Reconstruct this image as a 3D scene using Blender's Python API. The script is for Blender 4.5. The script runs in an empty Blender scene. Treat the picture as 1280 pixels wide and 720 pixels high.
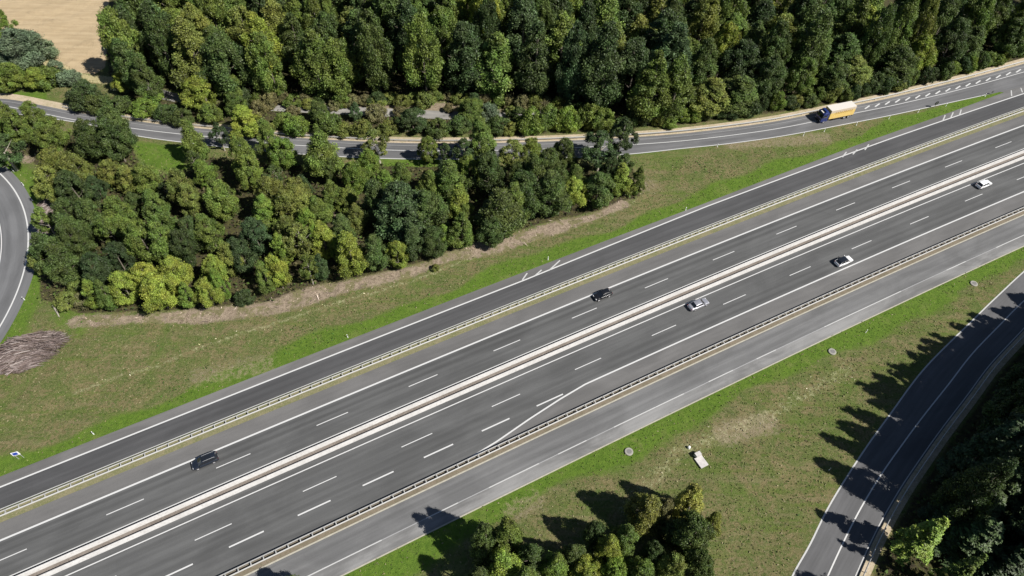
import bpy, math, random
import numpy as np
from mathutils import Matrix, Vector
random.seed(7); rng = np.random.default_rng(11)
sc = bpy.context.scene
COL = sc.collection

# ------------------------------------------------------------ camera survey (drone at the origin, CH metres up)
CF, CP, CR, CH = 850.94, math.radians(51.0017), math.radians(-1.12638), 115.22
TH, K2, K3 = math.radians(28.054), -0.0718963e-3, -0.154276e-6
cT, sT = math.cos(TH), math.sin(TH)
def P(u, v, h=0.0):
    "point of the real place at height h that the photograph shows at (u, v)"
    u -= 640; v -= 360
    c, s = math.cos(CR), math.sin(CR); u, v = c*u - s*v, s*u + c*v
    y = CF*math.cos(CP) - v*math.sin(CP); z = CF*math.sin(CP) + v*math.cos(CP)
    return np.array([u/z*(CH-h), y/z*(CH-h)])
def PP(pts, h=0.0): return np.array([P(u, v, h) for u, v in pts])
def tcurve(S):
    Sc = min(max(S, -200.0), 230.0); t = K2*Sc*Sc + K3*Sc**3; d = 2*K2*Sc + 3*K3*Sc*Sc
    return t + d*(S-Sc), d
def R(S, o):
    "motorway coordinates: S along, o across (plus = up-left)"
    t, d = tcurve(S); T = t + o*math.sqrt(1+d*d)
    return np.array([S*cT - T*sT, 80 + S*sT + T*cT])
def Rdir(S): return TH + math.atan(tcurve(S)[1])
def sway(pts, step=2.0):
    "smooth curve through points (Catmull-Rom), evenly resampled"
    p = np.asarray(pts, float); q = np.vstack([2*p[0]-p[1], p, 2*p[-1]-p[-2]]); out = []
    for i in range(1, len(q)-2):
        a, b, c, d = q[i-1:i+3]
        for k in range(16):
            t = k/16; out.append(.5*((2*b)+(c-a)*t+(2*a-5*b+4*c-d)*t*t+(3*b-a-3*c+d)*t**3))
    out.append(p[-1]); out = np.array(out)
    L = np.r_[0, np.cumsum(np.linalg.norm(np.diff(out, axis=0), axis=1))]
    n = max(2, int(L[-1]/step)+1); s = np.linspace(0, L[-1], n)
    return np.stack([np.interp(s, L, out[:, 0]), np.interp(s, L, out[:, 1])], 1)
def offs(line, d):
    t = np.gradient(line, axis=0); t /= np.linalg.norm(t, axis=1)[:, None]
    d = np.asarray(d, float) * np.ones(len(line))
    return line + np.stack([-t[:, 1], t[:, 0]], 1)*d[:, None]
def dist_poly(X, Y, line):
    best = np.full(X.shape, 1e9)
    for a, b in zip(line[:-1], line[1:]):
        d = b-a; L = d@d + 1e-9; t = np.clip(((X-a[0])*d[0]+(Y-a[1])*d[1])/L, 0, 1)
        best = np.minimum(best, np.hypot(X-a[0]-t*d[0], Y-a[1]-t*d[1]))
    return best
def inside(X, Y, poly):
    r = np.zeros(X.shape, bool); n = len(poly)
    for i in range(n):
        x1, y1 = poly[i]; x2, y2 = poly[(i+1) % n]
        if y1 == y2: continue
        c = ((y1 > Y) != (y2 > Y)) & (X < (x2-x1)*(Y-y1)/(y2-y1)+x1); r ^= c
    return r
def sdist(X, Y, poly):
    d = dist_poly(X, Y, np.vstack([poly, poly[:1]])); return np.where(inside(X, Y, poly), d, -d)

# ------------------------------------------------------------ materials
def newmat(name):
    m = bpy.data.materials.new(name); m.use_nodes = True; nt = m.node_tree
    for n in list(nt.nodes): nt.nodes.remove(n)
    out = nt.nodes.new('ShaderNodeOutputMaterial'); b = nt.nodes.new('ShaderNodeBsdfPrincipled')
    nt.links.new(b.outputs[0], out.inputs[0]); return m, nt, b, out
class NT:
    "small helper around a node tree"
    def __init__(s, nt): s.nt = nt
    def n(s, t, **k):
        x = s.nt.nodes.new('ShaderNode'+t)
        for a, b in k.items():
            setattr(x, a, b)
        return x
    def l(s, a, b): s.nt.links.new(a, b)
    def noise(s, vec, scale, detail=4, rough=.55, dist=0):
        x = s.n('TexNoise'); x.inputs['Scale'].default_value = scale; x.inputs['Detail'].default_value = detail
        x.inputs['Roughness'].default_value = rough; x.inputs['Distortion'].default_value = dist
        if vec is not None: s.l(vec, x.inputs['Vector'])
        return x.outputs['Fac']
    def math(s, op, a, b=None, clamp=False):
        x = s.n('Math'); x.operation = op; x.use_clamp = clamp
        for i, q in enumerate((a, b)):
            if q is None: continue
            if isinstance(q, (int, float)): x.inputs[i].default_value = q
            else: s.l(q, x.inputs[i])
        return x.outputs[0]
    def ramp(s, f, lo, hi):
        x = s.n('MapRange'); x.interpolation_type = 'SMOOTHSTEP'; s.l(f, x.inputs[0])
        x.inputs[1].default_value = lo; x.inputs[2].default_value = hi; return x.outputs[0]
    def mix(s, f, a, b, mode='MIX'):
        x = s.n('Mix'); x.data_type = 'RGBA'; x.blend_type = mode
        for i, q in ((0, f), (6, a), (7, b)):
            if isinstance(q, (int, float)): x.inputs[i].default_value = q
            elif isinstance(q, tuple): x.inputs[i].default_value = (*q, 1)
            else: s.l(q, x.inputs[i])
        return x.outputs[2]
    def bump(s, h, b, strength=.5, dist=.1):
        x = s.n('Bump'); x.inputs['Strength'].default_value = strength; x.inputs['Distance'].default_value = dist
        s.l(h, x.inputs['Height']); s.l(x.outputs[0], b.inputs['Normal'])
def simple(name, col, rough=.6, metal=0, coat=0, var=.12, scale=3):
    m, nt, b, o = newmat(name); h = NT(nt); tc = h.n('TexCoord')
    f = h.noise(tc.outputs['Object'], scale, 4)
    c = h.mix(f, tuple(x*(1-var) for x in col), tuple(min(1, x*(1+var)) for x in col))
    h.l(c, b.inputs['Base Color']); b.inputs['Roughness'].default_value = rough; b.inputs['Metallic'].default_value = metal
    b.inputs['Coat Weight'].default_value = coat
    return m
def asphalt(name, base, warm=(1, 1, 1), streak=.18, patch=.12, tracks=None, cracks=0):
    "uses UV = metres along, metres across"
    m, nt, b, o = newmat(name); h = NT(nt); uv = h.n('UVMap').outputs[0]
    mp = h.n('Mapping'); h.l(uv, mp.inputs[0]); mp.inputs['Scale'].default_value = (.02, .55, 1)
    st = h.noise(mp.outputs[0], 1.6, 5, .6)
    mp2 = h.n('Mapping'); h.l(uv, mp2.inputs[0]); mp2.inputs['Scale'].default_value = (.05, .12, 1)
    pa = h.noise(mp2.outputs[0], 1.4, 5, .6, .6)
    fine = h.noise(uv, 3.0, 6, .75); grain = h.noise(uv, 14, 3, .8)
    v = h.math('ADD', 1.0, h.math('MULTIPLY', h.math('SUBTRACT', h.ramp(st, .35, .65), .5), streak*2))
    v = h.math('MULTIPLY', v, h.math('ADD', 1.0, h.math('MULTIPLY', h.math('SUBTRACT', h.ramp(pa, .35, .65), .5), patch*2)))
    v = h.math('MULTIPLY', v, h.math('ADD', .88, h.math('MULTIPLY', fine, .24)))
    v = h.math('MULTIPLY', v, h.math('ADD', .85, h.math('MULTIPLY', grain, .3)))
    if tracks:
        sp = h.n('SeparateXYZ'); h.l(uv, sp.inputs[0])
        for c0, w, dk in tracks:
            d = h.math('ABSOLUTE', h.math('SUBTRACT', sp.outputs[1], c0))
            g = h.ramp(d, w, w*.15)
            g = h.math('MULTIPLY', g, h.math('ADD', .35, h.ramp(st, .3, .7)))
            v = h.math('MULTIPLY', v, h.math('SUBTRACT', 1.0, h.math('MULTIPLY', g, dk)))
    if cracks:
        vo = h.n('TexVoronoi'); vo.feature = 'DISTANCE_TO_EDGE'; vo.inputs['Scale'].default_value = .35
        h.l(h.mix(.12, uv, h.n('TexNoise').outputs[1]), vo.inputs['Vector'])
        cr = h.ramp(vo.outputs['Distance'], .0, .03)
        v = h.math('MULTIPLY', v, h.math('ADD', 1-cracks, h.math('MULTIPLY', cr, cracks)))
    c = h.mix(1.0, tuple(base*w for w in warm), v, 'MULTIPLY')
    h.l(c, b.inputs['Base Color']); b.inputs['Roughness'].default_value = .82
    h.bump(grain, b, .3, .01)
    return m
def paint(name, col=(.50, .50, .49), wear=.35):
    m, nt, b, o = newmat(name); h = NT(nt); uv = h.n('TexCoord').outputs['Object']
    f = h.noise(uv, 2.2, 8, .75); c = h.mix(h.ramp(f, .62-.1*wear, .75), col, tuple(x*(1-wear) for x in col))
    h.l(c, b.inputs['Base Color']); b.inputs['Roughness'].default_value = .6; return m

M = {}
M['main'] = asphalt('asphalt_main', .076, (1, 1.01, 1.0), .12, .13, [(.1, .55, .30), (1.5, .55, .28), (-2.3, .45, .12), (-3.9, .45, .1), (-9.9, .5, .10), (-11.5, .5, .08), (-13.7, .55, .2), (-15.2, .55, .2)])
M['shoulder'] = asphalt('asphalt_hard_shoulder', .108, (1.02, .995, .97), .06, .12)
M['slip'] = asphalt('asphalt_slip_dark', .056, (1, 1, 1.03), .11, .12, [(9.6, .5, .12), (11.3, .5, .12)])
M['slipsh'] = asphalt('asphalt_slip_shoulder', .112, (1.02, .99, .97), .08, .15)
M['lower'] = asphalt('asphalt_lower_grey', .120, (1, 1, 1), .14, .14, [(-23.6, .6, .12), (-25.4, .6, .10)], cracks=.0)
M['lowersh'] = asphalt('asphalt_lower_edge', .165, (1, .99, .97), .12, .28)
M['ramp'] = asphalt('asphalt_ramp', .108, (1, 1, 1.02), .12, .14)
M['track'] = asphalt('gravel_track', .20, (1.05, 1, .93), .12, .3)
M['dark_ramp'] = asphalt('asphalt_side_road', .085, (1, 1, 1.03), .12, .12)
M['loop'] = asphalt('asphalt_loop_road', .112, (1, 1.01, 1.04), .12, .12, [(3.4, 1.0, .15)])
M['paint'] = paint('road_paint_white'); M['oldpaint'] = paint('road_paint_worn', (.42, .42, .41), .5)
M['greypaint'] = paint('road_paint_faint', (.27, .27, .27), .5)
M['cover_iron'] = simple('iron_cover', (.16, .155, .15), .7)
M['manhole'] = simple('manhole_concrete', (.26, .25, .22), .9, var=.25, scale=2)
M['yellowkerb'] = simple('kerb_concrete', (.34, .32, .26), .9, var=.3, scale=1.5)
M['concrete'] = None
M['steel'] = simple('galvanised_steel', (.40, .395, .38), .6, .15, var=.15, scale=2)
M['steeld'] = simple('galvanised_post', (.42, .42, .40), .6, .3, var=.15)
M['white'] = simple('white_plastic', (.8, .8, .78), .5)
M['black'] = simple('black_plastic', (.02, .02, .02), .5)
M['rubber'] = simple('tyre_rubber', (.02, .02, .02), .85)
M['rim'] = simple('alloy_rim', (.55, .55, .56), .35, .7)
M['glass'] = simple('dark_window_glass', (.012, .014, .018), .08, 0, .6)
M['blue'] = simple('blue_sign_face', (.02, .05, .35), .4)
M['red'] = simple('red_lens', (.35, .01, .01), .25)
M['lamp'] = simple('clear_lens', (.6, .6, .6), .15)
M['orange'] = simple('orange_lens', (.7, .25, .02), .3)
def carpaint(name, col, metal=.0): 
    m = simple(name, col, .32, metal, .8, var=.04); return m
M['car_navy'] = carpaint('paint_blue_black', (.016, .021, .032), .3)
M['car_black'] = carpaint('paint_black', (.008, .008, .009))
M['car_silver'] = carpaint('paint_silver', (.42, .42, .45), .55)
M['car_white'] = carpaint('paint_white', (.78, .78, .77))
M['truck_blue'] = carpaint('paint_truck_blue', (.012, .026, .13), .1)
M['truck_yellow'] = simple('trailer_yellow_curtain', (.66, .47, .15), .5, var=.12, scale=.9)
M['truck_roof'] = simple('trailer_white_roof', (.56, .53, .48), .5, var=.06)
M['truck_letter'] = simple('trailer_brown_lettering', (.32, .18, .07), .5)
M['chassis'] = simple('chassis_dark', (.03, .028, .028), .7)

# concrete with stains and joints
m, nt, b, o = newmat('barrier_concrete'); h = NT(nt); oc = h.n('TexCoord').outputs['Object']
f1 = h.noise(oc, .35, 6, .7); f2 = h.noise(oc, 2.5, 5, .7)
c = h.mix(h.ramp(f1, .3, .7), (.41, .40, .385), (.49, .48, .465)); c = h.mix(h.ramp(f2, .45, .75), c, (.33, .315, .30))
h.l(c, b.inputs['Base Color']); b.inputs['Roughness'].default_value = .9; M['concrete'] = m
m, nt, b, o = newmat('chamber_concrete'); h = NT(nt); oc = h.n('TexCoord').outputs['Object']
f1 = h.noise(oc, 2.5, 6, .7); c = h.mix(h.ramp(f1, .35, .7), (.50, .475, .46), (.38, .36, .34))
h.l(c, b.inputs['Base Color']); b.inputs['Roughness'].default_value = .9; M['chamber'] = m
def ground_like(name, cols, scale=.8, fine=6, bump=.05):
    m, nt, b, o = newmat(name); h = NT(nt); oc = h.n('TexCoord').outputs['Object']
    f1 = h.noise(oc, scale, 6, .7); f2 = h.noise(oc, fine, 5, .75)
    c = h.mix(h.ramp(f1, .35, .65), cols[0], cols[1]); c = h.mix(h.ramp(f2, .45, .7), c, cols[2])
    h.l(c, b.inputs['Base Color']); b.inputs['Roughness'].default_value = .95; h.bump(f2, b, .8, bump); return m
M['verge_dry'] = ground_like('verge_dry_grass', [(.17, .155, .085), (.11, .12, .045), (.23, .195, .12)], .45, 3)
M['verge_brown'] = ground_like('verge_brown_gravel', [(.135, .11, .075), (.185, .15, .11), (.105, .10, .055)], .4, 3)
M['gravel'] = ground_like('median_gravel', [(.17, .145, .125), (.125, .105, .088), (.22, .195, .17)], .25, 3)
M['roadside_beige'] = ground_like('roadside_beige_gravel', [(.40, .32, .23), (.28, .24, .14), (.48, .41, .31)], .4, 3)
M['bark'] = ground_like('tree_bark', [(.13, .11, .085), (.20, .175, .14), (.08, .065, .05)], 1.5, 8, .03)
M['palebark'] = ground_like('pale_bark', [(.30, .27, .22), (.38, .35, .30), (.18, .15, .12)], 1.5, 8, .03)
M['twig'] = ground_like('dead_twigs', [(.24, .18, .165), (.34, .27, .25), (.15, .11, .10)], 1.2, 6, .02)

# foliage: colour from the object, tint per leaf
def foliage(name, needle=False):
    m, nt, b, o = newmat(name); h = NT(nt); oi = h.n('ObjectInfo'); at = h.n('Attribute'); at.attribute_name = 'tint'
    oc = h.n('TexCoord').outputs['Object']
    n = h.n('TexNoise'); n.noise_dimensions = '4D'; n.inputs['Scale'].default_value = .45; n.inputs['Detail'].default_value = 3
    h.l(oc, n.inputs['Vector']); h.l(h.math('MULTIPLY', oi.outputs['Random'], 50), n.inputs['W'])
    t = h.math('ADD', h.math('MULTIPLY', at.outputs['Fac'], 1.8), .34)
    c = h.mix(1.0, oi.outputs['Color'], t, 'MULTIPLY')
    hue = h.n('HueSaturation'); h.l(c, hue.inputs['Color'])
    h.l(h.math('ADD', .488, h.math('MULTIPLY', h.ramp(n.outputs['Fac'], .3, .7), .034)), hue.inputs['Hue'])
    h.l(h.math('ADD', .85, h.math('MULTIPLY', n.outputs['Fac'], .35)), hue.inputs['Value'])
    h.l(hue.outputs[0], b.inputs['Base Color']); b.inputs['Roughness'].default_value = .55
    b.inputs['Specular IOR Level'].default_value = .35
    tr = h.n('BsdfTranslucent'); br = h.mix(1.0, hue.outputs[0], (1.3, 1.5, .5), 'MULTIPLY'); h.l(br, tr.inputs[0])
    ms = h.n('MixShader'); ms.inputs[0].default_value = .12 if needle else .22
    h.l(b.outputs[0], ms.inputs[1]); h.l(tr.outputs[0], ms.inputs[2]); h.l(ms.outputs[0], o.inputs[0]); return m
M['leaf'] = foliage('foliage_leaves'); M['needle'] = foliage('foliage_needles', True)

# ------------------------------------------------------------ mesh building
def link(o, parent=None):
    COL.objects.link(o)
    if parent: o.parent = parent
    return o
def mesh_np(name, V, F, mat, parent=None, uv=None, tint=None, smooth=False):
    V = np.asarray(V, np.float32); F = np.asarray(F, np.int32); k = F.shape[1]
    me = bpy.data.meshes.new(name); me.vertices.add(len(V)); me.vertices.foreach_set('co', V.ravel())
    me.loops.add(F.size); me.loops.foreach_set('vertex_index', F.ravel())
    me.polygons.add(len(F)); me.polygons.foreach_set('loop_start', np.arange(0, F.size, k, dtype=np.int32))
    me.polygons.foreach_set('loop_total', np.full(len(F), k, np.int32))
    if smooth: me.polygons.foreach_set('use_smooth', np.ones(len(F), bool))
    me.update(); me.validate()
    if uv is not None:
        l = me.uv_layers.new(name='UVMap'); l.data.foreach_set('uv', np.asarray(uv, np.float32)[F.ravel()].ravel())
    if tint is not None:
        a = me.attributes.new('tint', 'FLOAT', 'POINT'); a.data.foreach_set('value', np.asarray(tint, np.float32))
    me.materials.append(mat)
    o = bpy.data.objects.new(name, me); return link(o, parent)
class MB:
    def __init__(s): s.v = []; s.f = []; s.sm = []
    def add(s, v, f, T=None, sm=False):
        n = len(s.v)
        for p in v: s.v.append(tuple(T @ Vector(p)) if T is not None else tuple(p))
        s.f += [tuple(i+n for i in q) for q in f]; s.sm += [sm]*len(f); return s
    def box(s, c, d, T=None, taper=(1, 1)):
        x, y, z = d[0]/2, d[1]/2, d[2]/2; tx, ty = taper
        v = [(-x, -y, -z), (x, -y, -z), (x, y, -z), (-x, y, -z), (-x*tx, -y*ty, z), (x*tx, -y*ty, z), (x*tx, y*ty, z), (-x*tx, y*ty, z)]
        v = [(a+c[0], b+c[1], e+c[2]) for a, b, e in v]
        return s.add(v, [(0, 3, 2, 1), (4, 5, 6, 7), (0, 1, 5, 4), (1, 2, 6, 5), (2, 3, 7, 6), (3, 0, 4, 7)], T)
    def cyl(s, a, b, r0, r1=None, n=10, cap=True):
        a = Vector(a); b = Vector(b); r1 = r0 if r1 is None else r1; d = (b-a).normalized()
        x = d.orthogonal().normalized(); y = d.cross(x); v = []
        for p, r in ((a, r0), (b, r1)):
            for k in range(n):
                t = 2*math.pi*k/n; v.append(p+x*(r*math.cos(t))+y*(r*math.sin(t)))
        f = [(k, (k+1) % n, n+(k+1) % n, n+k) for k in range(n)]
        s.add(v, f, sm=True)
        if cap: s.add(v, [tuple(range(n))[::-1], tuple(range(n, 2*n))])
        return s
    def tube(s, pts, rad, n=7):
        pts = [Vector(p) for p in pts]; v = []; x = None
        for i, p in enumerate(pts):
            d = (pts[min(i+1, len(pts)-1)]-pts[max(i-1, 0)]).normalized()
            x = d.orthogonal().normalized() if x is None else (x-d*x.dot(d)).normalized(); y = d.cross(x)
            for k in range(n):
                t = 2*math.pi*k/n; v.append(p+(x*math.cos(t)+y*math.sin(t))*rad[i])
        f = [(i*n+k, i*n+(k+1) % n, (i+1)*n+(k+1) % n, (i+1)*n+k) for i in range(len(pts)-1) for k in range(n)]
        return s.add(v, f, sm=True)
    def loft(s, rings, caps=True, sm=True):
        n = len(rings[0]); v = [p for r in rings for p in r]
        f = [(i*n+k, i*n+(k+1) % n, (i+1)*n+(k+1) % n, (i+1)*n+k) for i in range(len(rings)-1) for k in range(n)]
        s.add(v, f, sm=sm)
        if caps: s.add(rings[0], [tuple(range(n))[::-1]]); s.add(rings[-1], [tuple(range(n))])
        return s
    def build(s, name, mat, parent=None):
        me = bpy.data.meshes.new(name); me.from_pydata([tuple(map(float, p)) for p in s.v], [], s.f)
        me.polygons.foreach_set('use_smooth', s.sm); me.materials.append(mat); me.update()
        return link(bpy.data.objects.new(name, me), parent)
def tag(o, label=None, cat=None, group=None, kind=None):
    if label: o['label'] = label
    if cat: o['category'] = cat
    if group: o['group'] = group
    if kind: o['kind'] = kind
    return o
def empty(name, loc, rz=0, label=None, cat=None, group=None):
    o = bpy.data.objects.new(name, None); o.location = loc; o.rotation_euler = (0, 0, rz); o.empty_display_size = .5
    link(o); return tag(o, label, cat, group)
def copy_tree(o, parent=None):
    c = o.copy(); COL.objects.link(c)
    if parent: c.parent = parent
    for ch in o.children: copy_tree(ch, c)
    return c
def strip(name, A, B, mat, z, uvA=None, uvB=None, kind='structure', nx=1):
    "flat ribbon between two lines of equal length; uv = metres"
    A = np.asarray(A); B = np.asarray(B); n = len(A)
    L = np.r_[0, np.cumsum(np.linalg.norm(np.diff((A+B)/2, axis=0), axis=1))]
    V = []; UV = []
    ua = np.zeros(n) if uvA is None else np.asarray(uvA)*np.ones(n)
    ub = np.linalg.norm(B-A, axis=1) if uvB is None else np.asarray(uvB)*np.ones(n)
    for j in range(nx+1):
        t = j/nx; q = A*(1-t)+B*t; V.append(np.c_[q, np.full(n, z)]); UV.append(np.c_[L, ua*(1-t)+ub*t])
    V = np.vstack(V); UV = np.vstack(UV); F = []
    for j in range(nx):
        i = np.arange(n-1); F.append(np.c_[j*n+i, j*n+i+1, (j+1)*n+i+1, (j+1)*n+i])
    F = np.vstack(F); o = mesh_np(name, V, F, mat, uv=UV)
    me = o.data
    if me.polygons[0].normal.z < 0: me.flip_normals()
    if kind: o['kind'] = kind
    return o
ZR, ZM = .02, .027          # road surface, paint
SS = np.arange(-150, 262, 2.0)
def rline(o): 
    o = o(SS) if callable(o) else o*np.ones(len(SS)); return np.array([R(s, q) for s, q in zip(SS, o)])
def rstrip(name, o1, o2, mat, z=ZR):
    a = o1(SS) if callable(o1) else o1; b_ = o2(SS) if callable(o2) else o2
    return strip(name, rline(o1), rline(o2), mat, z, a, b_)
# ------------------------------------------------------------ motorway surfaces
L1 = lambda s: np.interp(s, [-150, 10, 60, 120, 175, 262], [12.45, 12.5, 13.5, 13.4, 12.6, 12.6])
E1 = lambda s: np.interp(s, [-150, 60, 110, 142, 166, 262], [14.6, 14.6, 15.2, 15.0, 15.4, 15.4])
rstrip('carriageway', 2.31, -16.25, M['main'])
rstrip('hard_shoulder', 5.58, 2.31, M['shoulder'])
rstrip('slip_road', L1, 8.0, M['slip'])
rstrip('slip_road_shoulder', E1, L1, M['slipsh'])
# lower hard shoulder, which narrows away where the third lane starts
DG = lambda s: np.interp(s, [-150, -20, -17, -12.8, -5.3, 2, 8, 12, 262], [-20.25, -20.25, -19.85, -19.35, -18.0, -16.9, -16.25, -16.25, -16.25])
rstrip('carriageway_third_lane', lambda s: -16.25+0*s, DG, M['main'])
rstrip('hard_shoulder', DG, lambda s: -20.3+0*s, M['shoulder'])
rstrip('slip_road_lower', -22.0, -26.65, M['lower']); rstrip('slip_road_lower_shoulder', -26.65, -29.0, M['lowersh'])
rstrip('verge_strip', 7.9, 5.58, M['verge_dry'], .012); rstrip('verge_strip', -20.3, -21.85, M['verge_brown'], .012)
rstrip('median_gravel', -5.8, -7.05, M['gravel'], .026)
for o_, w_, mt in ((8.12, .15, 'oldpaint'), (-21.95, .28, 'yellowkerb'), (-29.1, .24, 'yellowkerb'), (14.7, .0, None)):
    if mt: rstrip('road_edge', o_+w_/2, o_-w_/2, M[mt], ZM+.006 if mt != 'yellowkerb' else .06)
def mark_line(o_, w_, mat='paint', lo=None, hi=None):
    f = o_ if callable(o_) else (lambda s: o_+0*s)
    S_ = SS if lo is None else np.arange(lo, hi+.01, 1.0)
    A = np.array([R(s, q+w_/2) for s, q in zip(S_, f(S_))]); B = np.array([R(s, q-w_/2) for s, q in zip(S_, f(S_))])
    return strip('road_marking', A, B, M[mat], ZM)
mark_line(2.31, .34); mark_line(-4.64, .17); mark_line(-8.74, .2); mark_line(lambda s: L1(s)+0, .30)
mark_line(-26.65, .17, 'greypaint')
mark_line(lambda s: DG(s), .30, 'paint', -19, 261)
def dashes(name, o_, s0, per, ln, w_, lo, hi):
    V = []; F = []
    s = s0 + per*math.floor((lo-s0)/per)
    while s < hi:
        if s > lo-1:
            n = len(V)
            for q in (s, s+ln):
                for d in (w_/2, -w_/2): p = R(q, o_+d); V.append((p[0], p[1], ZM))
            F.append((n, n+1, n+3, n+2))
        s += per
    return tag(mesh_np(name, V, F, M['paint']), kind='structure')
dashes('road_marking', -1.2, -78.2, 18.4, 6.1, .17, -148, 260)
dashes('road_marking', -12.45, -65.7, 18.4, 6.1, .17, -148, 260)
dashes('road_marking', -16.2, -60.9, 11.62, 5.8, .26, -148, 4)
for s0, ln in ((30, 6), (42, 5), (60, 22), (96, 6), (112, 10), (140, 14), (-60, 22), (-30, 6), (-18, 10), (-4, 6), (8, 16)):
    mark_line(-26.65, .2, 'oldpaint', s0, s0+ln).location.z = .003
def bars(pairs, w_=.35, mat='paint', z=ZM+.002):
    V = []; F = []
    for (a, b_) in pairs:
        a = P(*a); b_ = P(*b_); d = b_-a; d /= np.linalg.norm(d); n_ = np.array([-d[1], d[0]])*w_/2; k = len(V)
        for q in (a+n_, a-n_, b_-n_, b_+n_): V.append((*q, z))
        F.append((k, k+1, k+2, k+3))
    return tag(mesh_np('road_marking', V, F, M[mat]), kind='structure')
# ladder bars on the slip-road shoulder
bars([((1178.8, 150.5), (1181.5, 144)), ((1188.5, 147), (1191.5, 140.5)), ((1199.5, 143.6), (1201.5, 137)), ((1264.5, 120), (1264, 113)), ((1278, 115.5), (1276, 110)),
      ((1053, 196.5), (1058, 190)), ((1066, 193), (1071.5, 187)), ((1081, 187.5), (1086, 180.5)),
      ((653, 350), (659, 341.5)), ((687, 337.5), (700, 325.5)), ((669, 344.5), (677, 337.5))], .3, 'oldpaint')

# ------------------------------------------------------------ the other roads
rc = sway(PP([(-140, 131), (-60, 130), (0, 132), (44, 140), (100, 151), (170, 161), (225, 167.5), (290, 173.5), (349, 180), (430, 185), (500, 188), (570, 188.5), (640, 187.5), (720, 184.5), (787, 181), (850, 176.4), (915, 169), (980, 159.4), (1058, 143.5), (1120, 131), (1200, 112), (1280, 90), (1400, 55), (1500, 22)]))
rampL = sway(PP([(-140, 143), (-60, 141), (0, 141), (77, 150.5), (120, 158), (175, 171), (269, 183), (350, 191), (430, 196.5), (497, 199), (570, 199.5), (640, 198.5), (720, 197), (788, 193), (850, 186.4), (915, 179.5), (984, 169.5), (1058, 155.5), (1120, 143.3), (1200, 126), (1253, 114.2), (1320, 97), (1420, 68), (1500, 45)]))
n_ = 260
def resamp(l, n):
    L = np.r_[0, np.cumsum(np.linalg.norm(np.diff(l, axis=0), axis=1))]; s = np.linspace(0, L[-1], n)
    return np.stack([np.interp(s, L, l[:, 0]), np.interp(s, L, l[:, 1])], 1)
rcn = resamp(rc, n_); rln = resamp(rampL, n_)
upw = np.interp(rcn[:, 0], [-200, 40, 90, 125, 200], [3.0, 3.0, 3.0, 3.4, 2.9])
rup = offs(rcn, upw)
strip('ramp_road', rup, rln, M['ramp'], .016)
def line_of(l, d, w_, mat='paint', z=ZM, name='road_marking', rng_=None):
    A = offs(l, np.asarray(d)+w_/2); B = offs(l, np.asarray(d)-w_/2)
    if rng_ is not None: k = (l[:, 0] > rng_[0]) & (l[:, 0] < rng_[1]); A = A[k]; B = B[k]
    return strip(name, A, B, M[mat], z)
line_of(rcn, 0, .2); line_of(rln, .15, .22, 'paint', rng_=(-200, 136)); line_of(rcn, upw-1.05, .12, 'greypaint')
strip('roadside_gravel', offs(rcn, upw), offs(rcn, upw+2.4), M['roadside_beige'], .014)
# slanted dashes beside the centre line
V = []; F = []
for x in np.arange(1084, 1320, 12.6):
    y = np.interp(x, [1084, 1120, 1160, 1200, 1240, 1290, 1320], [133.8, 126.3, 118.2, 108.4, 97.6, 83.5, 75])
    a = P(x-2.8, y+2.2); b_ = P(x+3.0, y-1.6); d = (b_-a)/np.linalg.norm(b_-a); nn = np.array([-d[1], d[0]])*.19; k = len(V)
    for q in (a+nn, a-nn, b_-nn, b_+nn): V.append((*q, ZM))
    F.append((k, k+1, k+2, k+3))
tag(mesh_np('road_marking', V, F, M['paint']), kind='structure')
# gore surface between the ramp and the slip road, past the grass tip
ga = [P(1250, 114.8), P(1300, 102.5), P(1360, 86), P(1430, 66)]
gS = np.array([166.0, 181, 197, 215]); gb = [R(s, 15.4) for s in gS]
strip('gore_surface', sway(ga, 4)[:20], sway(gb, 4)[:20] if len(sway(gb, 4)) >= 20 else resamp(sway(gb, 4), 20), M['slipsh'], .018) if len(sway(ga, 4)) >= 20 else strip('gore_surface', resamp(sway(ga, 4), 20), resamp(sway(gb, 4), 20), M['slipsh'], .018)
# loop road on the far left (arc)
CC = np.array([-164.823, 79.965]); ang = np.radians(np.arange(-75, 96, 1.5))
arc = lambda r: np.stack([CC[0]+r*np.cos(ang), CC[1]+r*np.sin(ang)], 1)
strip('loop_road', arc(61.75), arc(50.5), M['loop'], .018, 0, 11.25)
for r, w_ in ((59.57, .3), (54.05, .2)): strip('road_marking', arc(r+w_/2), arc(r-w_/2), M['paint'], ZM-.002)
# side road lower right
sl = sway(PP([(960, 790), (989.4, 720), (1011, 681.5), (1038, 627.8), (1078.4, 564), (1110, 520), (1155, 460), (1212.5, 402.5), (1246, 370), (1290, 330), (1360, 276), (1450, 215)]))
sc_ = sway(PP([(1010, 780), (1034.8, 720), (1068, 650), (1098.6, 597.6), (1129, 554), (1155, 519), (1186, 480), (1215, 442.5), (1250, 406), (1280, 376), (1330, 334), (1400, 284), (1490, 226)]))
sln = resamp(sl, 120); scn = resamp(sc_, 120)
ssr = offs(scn, -3.9)
strip('side_road', sln, ssr, M['dark_ramp'], .018)
line_of(sln, -.12, .26, 'oldpaint'); line_of(scn, 0, .22, 'paint'); line_of(ssr, .3, .16, 'oldpaint')
strip('roadside_gravel', ssr, offs(ssr, -1.6), M['roadside_beige'], .012)
# gravel track behind the shrubs
tr = sway(PP([(165, 100), (190, 113), (215, 121), (260, 128), (350, 134), (430, 138), (545, 143.5), (600, 145), (655, 146), (720, 140)]))
strip('gravel_track', offs(tr, 1.8), offs(tr, -1.8), M['track'], .016)

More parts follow.
